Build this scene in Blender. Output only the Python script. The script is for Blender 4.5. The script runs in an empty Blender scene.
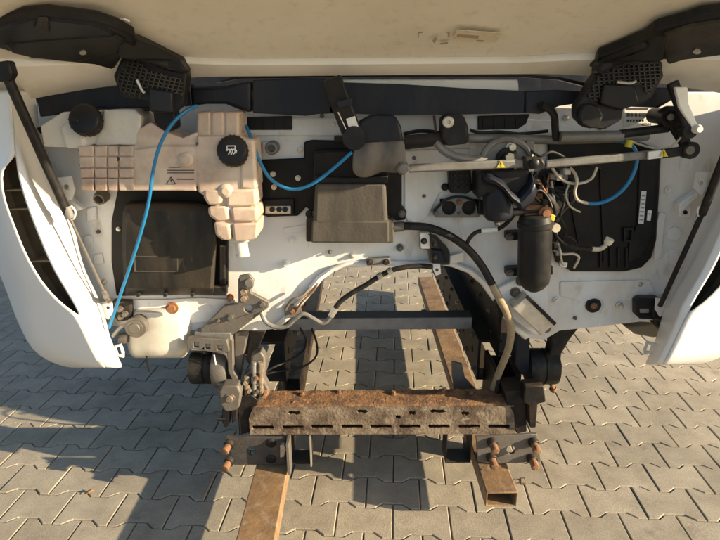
import bpy, bmesh, math, random
from mathutils import Vector, Matrix
from mathutils.geometry import tessellate_polygon
random.seed(7)
scene = bpy.context.scene
COL = scene.collection

# ------------------------------------------------------------------ camera, sky, sun, exposure
FPX, PITCH, ROLL, CAMH = 545.0, math.radians(18.6), -0.0085, 1.45
cam = bpy.data.cameras.new('camera'); camo = bpy.data.objects.new('camera', cam); COL.objects.link(camo)
cam.sensor_width = 36.0; cam.lens = FPX / 720 * 36; cam.clip_start = 0.02; cam.clip_end = 2000
camo.matrix_world = Matrix.Translation((0, 0, CAMH)) @ Matrix.Rotation(math.pi / 2 - PITCH, 4, 'X') @ Matrix.Rotation(ROLL, 4, 'Z')
scene.camera = camo
SUN = Vector((1.0, -0.30, 0.33)).normalized()          # direction towards the sun
world = bpy.data.worlds.new('World'); scene.world = world; world.use_nodes = True
wn = world.node_tree.nodes; wl = world.node_tree.links
sky = wn.new('ShaderNodeTexSky'); sky.sky_type = 'NISHITA'; sky.sun_disc = False; sky.ozone_density = 1.6; sky.dust_density = 1.2; sky.air_density = 1.0
sky.sun_elevation = math.asin(SUN.z); sky.sun_rotation = math.atan2(SUN.x, SUN.y)
wn['Background'].inputs['Strength'].default_value = 0.088
wl.new(sky.outputs[0], wn['Background'].inputs['Color'])
sl = bpy.data.lights.new('sun', 'SUN'); sl.energy = 4.8; sl.angle = math.radians(0.5); sl.color = (1.0, 0.83, 0.58)
so = bpy.data.objects.new('sun', sl); COL.objects.link(so); so.location = SUN * 20
so.rotation_euler = SUN.to_track_quat('Z', 'Y').to_euler()
vs = scene.view_settings
vs.view_transform = 'Standard'; vs.look = 'None'; vs.exposure = 1.45; vs.gamma = 1.0; vs.use_curve_mapping = False
scene.render.engine = 'CYCLES'

# ------------------------------------------------------------------ photo pixel -> point helpers
CP, SP = math.cos(PITCH), math.sin(PITCH)
def ray(px, py):
    x, y = px - 360, py - 270
    c, s = math.cos(-ROLL), math.sin(-ROLL)
    x, y = c * x - s * y, s * x + c * y
    return Vector((x, FPX * CP - y * SP, -FPX * SP - y * CP))
def P(px, py, Y):
    d = ray(px, py); t = Y / d.y
    return Vector((d.x * t, Y, CAMH + d.z * t))
def G(px, py, z=0.0):
    d = ray(px, py); t = (z - CAMH) / d.z
    return Vector((d.x * t, d.y * t, z))
FZ0, FY0, FR = 1.485, 1.60, 0.38                      # open front flap: hinge height, hinge depth, rise per metre
def F(px, py, off=0.0):                                # point on the flap's inner face, off = metres below it
    d = ray(px, py); t = (FZ0 - off + FR * FY0 - CAMH) / (d.z + FR * d.y)
    return Vector((0, 0, CAMH)) + d * t

# ------------------------------------------------------------------ materials
def rgb(c): return (c[0], c[1], c[2], 1)
def mat(name, col, rough=0.5, metal=0.0, col2=None, amt=0.5, scale=6.0, sharp=(0.4, 0.7), bump=0.0, bscale=60.0,
        col3=None, amt3=0.6, scale3=25.0, sharp3=(0.55, 0.75), streak=1.0, rand=0.0, sub=0.0, rough2=None, transm=0.0, updust=None, speck=0.0, sscale=350.0, spec=0.5):
    m = bpy.data.materials.new(name); m.use_nodes = True
    n, l = m.node_tree.nodes, m.node_tree.links
    b = n['Principled BSDF']; b.inputs['Metallic'].default_value = metal; b.inputs['Roughness'].default_value = rough; b.inputs['Specular IOR Level'].default_value = spec
    geo = n.new('ShaderNodeNewGeometry')
    mp = n.new('ShaderNodeMapping'); mp.inputs['Scale'].default_value = (1, 1, streak); l.new(geo.outputs['Position'], mp.inputs['Vector'])
    cur = n.new('ShaderNodeRGB'); cur.outputs[0].default_value = rgb(col); cur = cur.outputs[0]
    def layer(cur, c, a, sc, sh, det=8.0):
        nz = n.new('ShaderNodeTexNoise'); nz.inputs['Scale'].default_value = sc; nz.inputs['Detail'].default_value = det; nz.inputs['Roughness'].default_value = 0.65
        l.new(mp.outputs[0], nz.inputs['Vector'])
        mr = n.new('ShaderNodeMapRange'); mr.inputs['From Min'].default_value = sh[0]; mr.inputs['From Max'].default_value = sh[1]
        mr.inputs['To Max'].default_value = a; l.new(nz.outputs['Fac'], mr.inputs['Value'])
        mx = n.new('ShaderNodeMix'); mx.data_type = 'RGBA'
        l.new(mr.outputs[0], mx.inputs['Factor']); l.new(cur, mx.inputs[6]); mx.inputs[7].default_value = rgb(c)
        return mx.outputs[2], mr.outputs[0]
    fac = None
    if col2: cur, fac = layer(cur, col2, amt, scale, sharp)
    if col3: cur, _ = layer(cur, col3, amt3, scale3, sharp3)
    if updust:                                        # settled dust on faces that look upward
        sx = n.new('ShaderNodeSeparateXYZ'); l.new(geo.outputs['Normal'], sx.inputs[0])
        mr = n.new('ShaderNodeMapRange'); mr.inputs['From Min'].default_value = 0.2; mr.inputs['To Max'].default_value = updust[1]
        l.new(sx.outputs['Z'], mr.inputs['Value'])
        mx = n.new('ShaderNodeMix'); mx.data_type = 'RGBA'; l.new(mr.outputs[0], mx.inputs['Factor']); l.new(cur, mx.inputs[6])
        mx.inputs[7].default_value = rgb(updust[0]); cur = mx.outputs[2]
    if speck:                                         # fine mineral grain
        nz = n.new('ShaderNodeTexNoise'); nz.inputs['Scale'].default_value = sscale; nz.inputs['Detail'].default_value = 3; l.new(geo.outputs['Position'], nz.inputs['Vector'])
        mr = n.new('ShaderNodeMapRange'); mr.inputs['From Min'].default_value = 0.3; mr.inputs['From Max'].default_value = 0.7
        mr.inputs['To Min'].default_value = 1 - speck; mr.inputs['To Max'].default_value = 1 + speck; l.new(nz.outputs['Fac'], mr.inputs['Value'])
        hs = n.new('ShaderNodeHueSaturation'); l.new(mr.outputs[0], hs.inputs['Value']); l.new(cur, hs.inputs['Color']); cur = hs.outputs[0]
    if rand:
        oi = n.new('ShaderNodeObjectInfo'); mr = n.new('ShaderNodeMapRange')
        mr.inputs['To Min'].default_value = 1 - rand; mr.inputs['To Max'].default_value = 1 + rand; l.new(oi.outputs['Random'], mr.inputs['Value'])
        hs = n.new('ShaderNodeHueSaturation'); l.new(mr.outputs[0], hs.inputs['Value']); l.new(cur, hs.inputs['Color']); cur = hs.outputs[0]
    l.new(cur, b.inputs['Base Color'])
    if rough2 is not None and fac is not None:
        mr = n.new('ShaderNodeMapRange'); mr.inputs['To Min'].default_value = rough; mr.inputs['To Max'].default_value = rough2
        l.new(fac, mr.inputs['Value']); l.new(mr.outputs[0], b.inputs['Roughness'])
    if sub:
        b.inputs['Subsurface Weight'].default_value = sub; b.inputs['Subsurface Radius'].default_value = (0.02, 0.012, 0.008); b.inputs['Subsurface Scale'].default_value = 0.6
    if transm: b.inputs['Transmission Weight'].default_value = transm
    if bump:
        nz = n.new('ShaderNodeTexNoise'); nz.inputs['Scale'].default_value = bscale; nz.inputs['Detail'].default_value = 6
        l.new(geo.outputs['Position'], nz.inputs['Vector'])
        bp = n.new('ShaderNodeBump'); bp.inputs['Strength'].default_value = bump; bp.inputs['Distance'].default_value = 0.004
        l.new(nz.outputs['Fac'], bp.inputs['Height']); l.new(bp.outputs[0], b.inputs['Normal'])
    return m
DUST = (0.30, 0.23, 0.15)
M = {}
M['white'] = mat('white_cab_paint', (0.76, 0.755, 0.73), 0.38, 0, (0.50, 0.40, 0.265), 0.65, 3.6, (0.44, 0.70), 0.10, 25,
                 (0.33, 0.215, 0.115), 0.7, 14, (0.57, 0.75), streak=0.45, rough2=0.7)
M['fairing'] = mat('white_fairing_paint', (0.68, 0.672, 0.65), 0.3, 0, (0.60, 0.54, 0.44), 0.35, 5, (0.5, 0.75), 0.04, 30, rough2=0.5)
M['flap'] = mat('flap_primer', (0.80, 0.735, 0.61), 0.6, 0, (0.69, 0.62, 0.50), 0.8, 2.2, (0.4, 0.7), 0.10, 90,
                (0.57, 0.47, 0.34), 0.45, 34, (0.54, 0.72), streak=1.0)
M['flap_rim'] = mat('flap_rim_paint', (0.82, 0.775, 0.68), 0.45, 0, (0.60, 0.50, 0.36), 0.5, 6, (0.50, 0.72), 0.06, 60)
M['black'] = mat('black_plastic', (0.011, 0.011, 0.012), 0.42, 0, (0.05, 0.042, 0.032), 0.6, 9, (0.46, 0.78), 0.12, 120, rough2=0.7, updust=((0.09, 0.075, 0.055), 0.3), spec=0.22)
M['trim'] = mat('navy_black_trim', (0.013, 0.015, 0.022), 0.38, 0, (0.055, 0.052, 0.048), 0.45, 12, (0.46, 0.78), 0.10, 160, streak=0.4, rough2=0.7, spec=0.22)
M['dustblack'] = mat('dusty_black_plastic', (0.017, 0.016, 0.0145), 0.5, 0, (0.075, 0.059, 0.038), 0.8, 7, (0.44, 0.72), 0.2, 90,
                     (0.14, 0.11, 0.075), 0.5, 45, (0.6, 0.77), streak=0.3, updust=((0.18, 0.14, 0.095), 0.4), spec=0.22)
M['grey_dust'] = mat('dusty_grey_plastic', (0.085, 0.074, 0.058), 0.65, 0, (0.022, 0.021, 0.02), 0.85, 9, (0.42, 0.7), 0.2, 120, streak=0.25, spec=0.22)
M['recess'] = mat('black_recess_plastic', (0.009, 0.0085, 0.0085), 0.4, 0, (0.045, 0.037, 0.026), 0.5, 8, (0.47, 0.78), 0.1, 70, spec=0.22)
M['tank'] = mat('aged_tank_plastic', (0.62, 0.50, 0.385), 0.42, 0, (0.20, 0.13, 0.10), 0.85, 5.0, (0.40, 0.66), 0.1, 45,
                (0.53, 0.37, 0.285), 0.7, 14, (0.46, 0.64), sub=0.25)
M['tank_pale'] = mat('pale_tank_plastic', (0.60, 0.565, 0.49), 0.45, 0, (0.38, 0.32, 0.25), 0.6, 9, (0.42, 0.7), 0.1, 45, sub=0.25)
M['steel'] = mat('grey_bracket_steel', (0.145, 0.132, 0.115), 0.55, 0.35, (0.11, 0.085, 0.06), 0.7, 22, (0.42, 0.7), 0.25, 140, (0.28, 0.17, 0.09), 0.6, 40, (0.6, 0.72))
M['bright'] = mat('bright_metal', (0.62, 0.58, 0.50), 0.38, 0.75, (0.36, 0.29, 0.2), 0.6, 30, (0.45, 0.7), 0.1, 160)
M['alu'] = mat('dusty_rod_metal', (0.185, 0.178, 0.162), 0.5, 0.2, (0.095, 0.08, 0.06), 0.7, 20, (0.42, 0.7), 0.12, 150)
M['rust'] = mat('rust', (0.22, 0.105, 0.045), 0.9, 0, (0.10, 0.05, 0.028), 0.8, 30, (0.4, 0.65), 0.8, 120, (0.42, 0.25, 0.12), 0.7, 60, (0.55, 0.7))
M['rust_pale'] = mat('pale_rusted_steel', (0.185, 0.14, 0.095), 0.85, 0, (0.06, 0.036, 0.021), 0.95, 9, (0.42, 0.60), 0.8, 110,
                     (0.29, 0.235, 0.17), 0.75, 30, (0.53, 0.68))
M['rust_orange'] = mat('orange_rust_scale', (0.20, 0.10, 0.04), 0.9, 0, (0.075, 0.04, 0.023), 0.9, 20, (0.42, 0.6), 0.9, 120, (0.30, 0.19, 0.095), 0.7, 50, (0.54, 0.7))
M['rust_beam'] = mat('rusty_tube_steel', (0.25, 0.148, 0.064), 0.75, 0.05, (0.105, 0.063, 0.036), 0.9, 8, (0.36, 0.68), 0.4, 90,
                     (0.33, 0.255, 0.17), 0.6, 28, (0.52, 0.72), streak=1.0)
M['dark_steel'] = mat('black_frame_steel', (0.012, 0.011, 0.011), 0.5, 0.1, (0.06, 0.037, 0.024), 0.8, 12, (0.47, 0.74), 0.35, 90, updust=((0.10, 0.07, 0.045), 0.4), spec=0.22)
M['cloth'] = mat('dusty_grey_rubber', (0.15, 0.135, 0.115), 0.8, 0, (0.07, 0.064, 0.056), 0.8, 18, (0.42, 0.68), 0.3, 60, streak=0.3)
M['plate_dark'] = mat('dark_plate_steel', (0.055, 0.052, 0.05), 0.5, 0.3, (0.13, 0.10, 0.07), 0.7, 18, (0.46, 0.72), 0.3, 140, (0.20, 0.11, 0.05), 0.6, 40, (0.6, 0.74))
M['bluegrey'] = mat('grey_painted_bar', (0.27, 0.265, 0.265), 0.45, 0.1, (0.10, 0.08, 0.065), 0.6, 10, (0.45, 0.7), 0.15, 110, updust=((0.10, 0.08, 0.07), 0.7))
M['bluehose'] = mat('blue_hose', (0.010, 0.17, 0.36), 0.35, 0, (0.03, 0.15, 0.28), 0.4, 30)
M['rubber'] = mat('black_rubber', (0.012, 0.0115, 0.011), 0.5, 0, (0.065, 0.052, 0.038), 0.5, 25, (0.45, 0.72), 0.1, 120, spec=0.22)
M['clearhose'] = mat('aged_clear_hose', (0.30, 0.235, 0.145), 0.35, 0, (0.15, 0.11, 0.065), 0.6, 40, (0.4, 0.7))
M['cablewhite'] = mat('off_white_cable', (0.52, 0.45, 0.34), 0.5, 0, (0.3, 0.24, 0.17), 0.6, 60)
M['sticker'] = mat('white_sticker', (0.72, 0.70, 0.66), 0.55, 0, (0.5, 0.42, 0.3), 0.5, 40, (0.5, 0.7))
M['buff'] = mat('buff_sticker', (0.70, 0.62, 0.47), 0.55, 0, (0.45, 0.36, 0.24), 0.6, 40, (0.5, 0.7))
M['print'] = mat('black_print', (0.03, 0.028, 0.026), 0.7)
M['faded'] = mat('faded_brown_print', (0.42, 0.31, 0.20), 0.7)
M['yellow'] = mat('yellow_sticker', (0.62, 0.50, 0.03), 0.5, 0, (0.4, 0.3, 0.05), 0.5, 60)
M['slot'] = mat('brown_liner', (0.20, 0.165, 0.115), 0.7, 0, (0.09, 0.072, 0.05), 0.8, 10, (0.42, 0.7), 0.2, 60)
M['orange'] = mat('corroded_fitting', (0.30, 0.125, 0.05), 0.75, 0, (0.11, 0.055, 0.03), 0.8, 60, (0.4, 0.65), 0.4, 150)
M['paver'] = mat('concrete_paver', (0.325, 0.28, 0.208), 0.9, 0, (0.215, 0.182, 0.132), 0.9, 7.0, (0.36, 0.66), 0.3, 320,
                 (0.11, 0.092, 0.068), 0.7, 6.5, (0.60, 0.74), rand=0.13, speck=0.22, sscale=260)
M['sand'] = mat('joint_sand', (0.27, 0.225, 0.165), 0.95, 0, (0.10, 0.08, 0.055), 0.8, 30, (0.4, 0.65), 0.6, 200)
M['glass'] = mat('dark_windscreen', (0.02, 0.024, 0.028), 0.06)
M['leaf'] = mat('dry_leaf', (0.36, 0.18, 0.05), 0.8)

# ------------------------------------------------------------------ mesh builder
def catmull(pts, sub=6):
    if len(pts) < 3: return pts
    out = []
    for i in range(len(pts) - 1):
        p0 = pts[max(i - 1, 0)]; p1 = pts[i]; p2 = pts[i + 1]; p3 = pts[min(i + 2, len(pts) - 1)]
        for k in range(sub):
            t = k / sub
            out.append(0.5 * ((2 * p1) + (p2 - p0) * t + (2 * p0 - 5 * p1 + 4 * p2 - p3) * t * t + (3 * p1 - p0 - 3 * p2 + p3) * t ** 3))
    out.append(pts[-1]); return out
class MB:
    def __init__(s): s.v = []; s.f = []
    def add(s, vs_, fs):
        o = len(s.v); s.v += [Vector(v) for v in vs_]; s.f += [tuple(i + o for i in f) for f in fs]; return s
    def prism(s, pts, vec, holes=()):                       # polygon (with holes) pushed along vec
        loops = [list(map(Vector, pts))] + [list(map(Vector, h)) for h in holes]
        flat = [p for lp in loops for p in lp]; n = len(flat); vec = Vector(vec)
        tris = tessellate_polygon(loops) if (holes or len(pts) > 4) else [tuple(range(len(pts)))]
        fs = [tuple(t) for t in tris] + [tuple(i + n for i in reversed(t)) for t in tris]
        o = 0
        for lp in loops:
            k = len(lp)
            for i in range(k): j = (i + 1) % k; fs.append((o + i, o + j, o + j + n, o + i + n))
            o += k
        return s.add(flat + [p + vec for p in flat], fs)
    def poly(s, px, Y, th, holes=()):                       # photo outline standing at depth Y, th metres thick
        return s.prism([P(a, b, Y) for a, b in px], (0, th, 0), [[P(a, b, Y) for a, b in h] for h in holes])
    def rect(s, x0, y0, x1, y1, Y, th): return s.poly([(x0, y0), (x1, y0), (x1, y1), (x0, y1)], Y, th)
    def box(s, lo, hi):
        x0, y0, z0 = lo; x1, y1, z1 = hi
        return s.prism([(x0, y0, z0), (x1, y0, z0), (x1, y0, z1), (x0, y0, z1)], (0, y1 - y0, 0))
    def cyl(s, a, b, r, r2=None, n=16):
        return s.revolve(a, b, [(0, r), (1, r if r2 is None else r2)], n)
    def revolve(s, a, b, prof, n=20):                       # prof: (fraction along a..b, radius)
        a, b = Vector(a), Vector(b); d = b - a; z = d.normalized()
        x = z.orthogonal().normalized(); y = z.cross(x)
        vs_, fs = [], []
        for t, r in prof:
            for k in range(n):
                an = 2 * math.pi * k / n; vs_.append(a + d * t + (x * math.cos(an) + y * math.sin(an)) * max(r, 1e-4))
        for i in range(len(prof) - 1):
            for k in range(n): k2 = (k + 1) % n; fs.append((i * n + k, i * n + k2, (i + 1) * n + k2, (i + 1) * n + k))
        fs.append(tuple(reversed(range(n)))); m = (len(prof) - 1) * n; fs.append(tuple(range(m, m + n)))
        return s.add(vs_, fs)
    def tube(s, pts, r, n=8, sub=6, r2=None):
        pts = catmull([Vector(p) for p in pts], sub)
        vs_, fs = [], []; x = None; m = len(pts)
        for i, p in enumerate(pts):
            t = (pts[min(i + 1, m - 1)] - pts[max(i - 1, 0)]).normalized()
            x = t.orthogonal().normalized() if x is None else (x - t * x.dot(t)).normalized()
            y = t.cross(x); rr = r if r2 is None else r + (r2 - r) * i / (m - 1)
            for k in range(n):
                an = 2 * math.pi * k / n; vs_.append(p + (x * math.cos(an) + y * math.sin(an)) * rr)
        for i in range(m - 1):
            for k in range(n): k2 = (k + 1) % n; fs.append((i * n + k, i * n + k2, (i + 1) * n + k2, (i + 1) * n + k))
        fs.append(tuple(reversed(range(n)))); fs.append(tuple(range((m - 1) * n, m * n)))
        return s.add(vs_, fs)
    def ptube(s, pts, r, n=8, sub=6, r2=None): return s.tube([P(*q) for q in pts], r, n, sub, r2)
    def bar(s, a, b, w, t, up=(0, 0, 1)):                   # flat bar from a to b, w along up, t across
        a, b = Vector(a), Vector(b); d = (b - a).normalized(); u = Vector(up); u = (u - d * u.dot(d)).normalized(); q = d.cross(u)
        c = [a + u * (w / 2 * i) + q * (t / 2 * j) for i, j in ((-1, -1), (1, -1), (1, 1), (-1, 1))]
        return s.prism(c, b - a)
    def grid(s, rows):
        w = len(rows[0]); vs_ = [p for r in rows for p in r]
        return s.add(vs_, [(i * w + j, i * w + j + 1, (i + 1) * w + j + 1, (i + 1) * w + j) for i in range(len(rows) - 1) for j in range(w - 1)])
    def bolt(s, p, r, h=0.008, d=(0, -1, 0)):               # hexagon head with washer
        p = Vector(p); d = Vector(d).normalized()
        s.cyl(p - d * 0.004, p + d * 0.0025, r * 1.45, n=16); return s.cyl(p + d * 0.002, p + d * h, r, n=6)
    def build(s, name, m, parent=None, bevel=0.0, seg=2, angle=35, solid=0.0, recalc=True, subsurf=0):
        me = bpy.data.meshes.new(name); me.from_pydata([tuple(v) for v in s.v], [], s.f)
        if recalc:
            bm = bmesh.new(); bm.from_mesh(me); bmesh.ops.recalc_face_normals(bm, faces=bm.faces); bm.to_mesh(me); bm.free()
        me.polygons.foreach_set('use_smooth', [True] * len(me.polygons))
        me.set_sharp_from_angle(angle=math.radians(angle))
        me.materials.append(M[m] if isinstance(m, str) else m)
        o = bpy.data.objects.new(name, me); COL.objects.link(o)
        if parent is not None: attach(o, parent)
        if solid: md = o.modifiers.new('solid', 'SOLIDIFY'); md.thickness = solid; md.offset = 0
        if subsurf: md = o.modifiers.new('sub', 'SUBSURF'); md.levels = subsurf; md.render_levels = subsurf
        if bevel:
            md = o.modifiers.new('bevel', 'BEVEL'); md.width = bevel; md.segments = seg; md.limit_method = 'ANGLE'; md.angle_limit = math.radians(40)
            md.harden_normals = False
        return o
WORLDM = {}
def attach(o, parent):
    o.parent = parent; o.matrix_parent_inverse = WORLDM.get(parent.name, Matrix.Identity(4)).inverted()
def thing(name, label, cat, loc=(0, 0, 0), group=None):
    o = bpy.data.objects.new(name, None); COL.objects.link(o); o.location = loc; o.empty_display_size = 0.1
    WORLDM[o.name] = Matrix.Translation(loc)
    o['label'] = label; o['category'] = cat
    o['kind'] = 'thing'
    if group: o['group'] = group
    return o
def circ(px, py, r, n=14, ry=None): return [(px + r * math.cos(2 * math.pi * k / n), py + (ry or r) * math.sin(2 * math.pi * k / n)) for k in range(n)]

# ================================================================== PAVEMENT
ya = math.radians(-3.8); cy_, sy_ = math.cos(ya), math.sin(ya); TX, TY = 0.212, 1.59
def lat(X, Y): return (cy_ * X - sy_ * Y + TX, sy_ * X + cy_ * Y + TY)
b = MB(); b.add([(-300, -300, -0.009), (300, -300, -0.009), (300, 300, -0.009), (-300, 300, -0.009)], [(0, 1, 2, 3)])
pave = b.build('pavement', 'sand'); pave['kind'] = 'structure'
def stone_rings():
    def ring(dx, z):
        hx = 0.1 - 0.0017 - dx; e = 0.07 - 0.0017 - dx; a = 0.012
        half = [(-hx, -e - a), (-0.066, -e - a), (-0.036, -e + a), (0.036, -e + a), (0.066, -e - a), (hx, -e - a)]
        return [(x, y, z) for x, y in half] + [(-x, -y, z) for x, y in half]
    return [ring(0.0032, 0.0), ring(0.0, -0.0035), ring(0.0, -0.024)]
RG = stone_rings(); sv = [p for r in RG for p in r]; sf = [tuple(range(12))]
for r_ in (0, 1):
    for k in range(12): k2 = (k + 1) % 12; sf.append((r_ * 12 + k, (r_ + 1) * 12 + k, (r_ + 1) * 12 + k2, r_ * 12 + k2))
sme = bpy.data.meshes.new('paving_stone'); sme.from_pydata(sv, [], sf); sme.materials.append(M['paver'])
cands, rest = [], []
for k in range(-14, 46):
    for c in range(-26, 27):
        X, Y = 0.2 * (c + 0.5 * (k % 2)) + 0.1, 0.14 * k + 0.012 + 0.07
        wx, wy = lat(X, Y)
        d = Vector((wx, wy, -CAMH)); dep = wy * CP + CAMH * SP; up = wy * SP - CAMH * CP
        if dep > 0.3:
            px = 360 + FPX * wx / dep; py = 270 - FPX * up / dep
            hid = (py < 262) or (py < 330 and 105 < px < 275) or (py < 315 and 480 < px < 640) or (py < 335 and 20 < px < 110) or (py < 400 and 440 < px < 560 and py < 395)
            vis = -30 < px < 750 and py < 575 and not hid
            if vis: cands.append((-(1 / dep), wx, wy)); continue
        rest.append((wx, wy))
cands.sort()
for i, (_, wx, wy) in enumerate(cands):
    if i < 296:
        o = bpy.data.objects.new('paving_stone', sme); COL.objects.link(o); o.parent = pave
        o.location = (wx, wy, random.uniform(-0.0016, 0.0012)); o.rotation_euler = (random.gauss(0, 0.004), random.gauss(0, 0.004), ya + random.gauss(0, 0.003))
    else: rest.append((wx, wy))
rv, rf = [], []
for wx, wy in rest:
    o = len(rv); dz = random.uniform(-0.0016, 0.0012)
    rv += [(cy_ * x - sy_ * y + wx, sy_ * x + cy_ * y + wy, z + dz) for x, y, z in sv]; rf += [tuple(i + o for i in f) for f in sf]
rme = bpy.data.meshes.new('paving_stones'); rme.from_pydata(rv, [], rf); rme.materials.append(M['paver'])
ro = bpy.data.objects.new('paving_stones', rme); COL.objects.link(ro); ro.parent = pave; ro['kind'] = 'stuff'

# ================================================================== RUSTY TUBES ON THE GROUND
def hollow(bm, x0, x1, y0, y1, z0, z1, t=0.006):
    out = [(x0, y0, z0), (x1, y0, z0), (x1, y0, z1), (x0, y0, z1)]
    inn = [(x0 + t, y0, z0 + t), (x1 - t, y0, z0 + t), (x1 - t, y0, z1 - t), (x0 + t, y0, z1 - t)]
    return bm.prism(out, (0, y1 - y0, 0), [inn])
ZT = 0.150                                                              # top of the rusty tubes, which are propped clear of the paving
tl = thing('support_beam', 'long rusty steel tube running under the two-stud end plate', 'beam', (-0.325, 1.1, 0.09))
hollow(MB(), -0.384, -0.266, 1.0, 3.9, 0.09, ZT).build('tube', 'rust_beam', tl, 0.004)
b = MB(); hollow(b, -0.345, -0.262, 2.08, 2.45, ZT + .001, 0.262, 0.005); b.build('packing_block', 'rust_pale', tl, 0.003)
tr = thing('support_beam', 'short rusty hollow tube whose open end shows below the four-bolt end plate', 'beam', (0.473, 1.50, 0.09))
hollow(MB(), 0.419, 0.527, 1.50, 3.7, 0.09, ZT).build('tube', 'rust_beam', tr, 0.004)
b = MB(); b.cyl((0.527, 1.585, 0.125), (0.565, 1.585, 0.125), 0.008); b.cyl((0.560, 1.585, 0.125), (0.576, 1.585, 0.125), 0.013, n=6); b.build('bolt', 'rust_pale', tr)
for x, y, lb in ((-0.325, 3.15, 'dark block propping the long rusty tube off the paving behind the crossmember'), (0.473, 3.15, 'dark block propping the short rusty tube off the paving behind the crossmember'),
                 (-0.325, 1.86, 'dark block under the long rusty tube beneath the crossmember'), (0.473, 1.86, 'dark block under the short rusty tube beneath the crossmember')):
    hw = .085 if y > 2 else .045
    o = MB().prism([(x - hw, y, .001), (x + hw, y, .001), (x + hw * .96, y + .003, .0895), (x - hw * .96, y + .003, .0895)], (0, .09, 0)).build('support_block', 'dark_steel', None, .005)
    o['label'] = lb; o['category'] = 'block'; o['group'] = 'blocks under the rusty tubes'; o['kind'] = 'thing'

# ================================================================== SUPPORT FRAME (crossmember, rails, bar)
CX = 0.08
fr = thing('crossmember_assembly', 'rusty slotted crossmember with bolted end plates resting on the rusty tubes', 'frame', (CX, 1.7, 0.15))
yf = 1.65
p0, p1 = P(250, 434.5, yf), P(515, 434, yf)
xl, xr, zb = p0.x, p1.x, p0.z
zt = P(380, 408, yf).z; yb = yf + 0.105
slots = []
def slot_px(xa, xb, y): return [(xa, y + 2), (xa - 1, y), (xa, y - 2), (xb, y - 2), (xb + 1, y), (xb, y + 2)]
for px, py, w in ((294, 413, 7), (465, 413.5, 4.5), (362, 411.5, 6), (437, 411.5, 9), (412, 413, 4), (398, 417, 3)):
    slots.append([(px - w, py - .6), (px - w * .4, py - 2.2), (px + w * .3, py - 1.6), (px + w * .7, py - 2.1), (px + w, py + .4), (px + w * .3, py + 2.2), (px - w * .2, py + 1.5), (px - w * .6, py + 2)])
for xa in (253, 283, 312, 342, 371, 400, 429, 459, 489): slots.append(slot_px(xa, xa + 20, 427.5 if xa < 300 else 426.5))
b = MB(); b.poly([(250, 434.5), (249, 418), (253, 408), (510, 406), (514, 414), (515, 434)], yf, 0.006, slots); cm = b.build('front_web', 'rust_pale', fr, 0.0015)
b = MB()
zb2 = zt + 0.002                                                       # folded top, sagging and pitted
rows = []
for j, (yy, dz) in enumerate(((yf + 0.002, -0.004), (yf + 0.012, 0.004), (yf + 0.045, 0.006), (yf + 0.075, 0.004), (yb - 0.01, 0.010), (yb, 0.004), (yb, -0.10))):
    rows.append([Vector((xl + 0.012 + (xr - xl - 0.024) * i / 60, yy, zb2 + dz + 0.0022 * math.sin(i * 1.7 + j * 2) + random.uniform(-0.0015, 0.0015))) for i in range(61)])
b.grid(rows); b.build('top_web', 'rust_orange', fr, solid=0.005)
b = MB()
for k in range(46):                                                    # flaking scale lumps
    x = random.uniform(xl + 0.03, xr - 0.03); y = random.uniform(yf + 0.015, yb - 0.015)
    a = random.uniform(0.004, 0.014); c = random.uniform(0.003, 0.008); h = random.uniform(0.002, 0.005); z = zb2 + 0.006
    b.add([(x - a, y - c, z), (x + a * .8, y - c * 1.1, z), (x + a, y + c, z), (x - a * .7, y + c, z), (x, y, z + h)], [(0, 1, 4), (1, 2, 4), (2, 3, 4), (3, 0, 4)])
o = b.build('rust_scale', 'rust', fr); o['kind'] = 'stuff'
b = MB(); b.box((xl + 0.004, yf + 0.008, zb + 0.001), (xr - 0.004, yb - 0.008, zb + 0.008)); b.build('bottom_web', 'rust', fr)
for a, c in ((300, 0), (338, 1), (395, 0), (447, 1), (476, 0)):
    MB().bolt(Vector((P(a, 400, yf).x, yf + 0.075 + .01 * c, zt + 0.010)), 0.007, 0.012, (0, 0, 1)).build('bolt', 'rust', fr)
# end plates
yp = 1.64
lp = MB().poly([(226, 437), (286, 438), (285.5, 465), (234, 465)], yp, 0.012, [circ(251, 451, 4.6), circ(271, 443, 2.6), circ(271, 459, 2.6)]).build('end_plate', 'plate_dark', fr, 0.0015)
for x, y in ((271, 443), (271, 459)):
    q = P(x, y, yp); b = MB(); b.revolve(q + Vector((0, 0.004, 0)), q + Vector((0, -0.007, 0)), [(0, .018), (.6, .018), (.85, .015), (1, .010)]); o = b.build('bolt', 'dark_steel', lp)
def stud(x, y, par, L=0.04, dx=-0.004, dz=-0.012, ring='dark_steel'):
    q = P(x, y, yp); e = q + Vector((dx, -L, dz)); d = e - q
    MB().cyl(q + Vector((0, .003, 0)), q + d * 0.35, 0.0190, n=14).build('nut', ring, par, 0.003)
    b = MB(); b.revolve(q + d * 0.2, e, [(0, .0135), (.72, .0135), (.78, .0155), (.95, .0145), (1, .009)], 12); b.build('stud', 'rust', par)
stud(230, 443, lp, 0.042, -0.012, -0.008); stud(230, 460, lp, 0.042, -0.012, -0.008)
q = P(283, 446, yp); MB().poly([(280, 446), (284, 445), (286, 450), (284, 457), (280, 458)], yp - 0.022, 0.020).build('tab', 'bright', lp, 0.002)
b = MB(); b.box((P(288, 450, yp).x, yp - 0.045, ZT + .001), (P(288, 450, yp).x + 0.011, yp + 0.06, zb - 0.002)); b.build('gusset', 'steel', fr, 0.0015)
def sq_tube(x0, x1):
    a, c = P(x0, 438, yp + 0.02), P(x1, 465, yp + 0.02); b = MB(); hollow(b, a.x, c.x, yp + 0.012, yp + 0.09, ZT + .0015, zb - 0.003, 0.0045); b.build('box_tube', 'dark_steel', fr, 0.001)
sq_tube(290, 312); sq_tube(446, 470)
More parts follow.
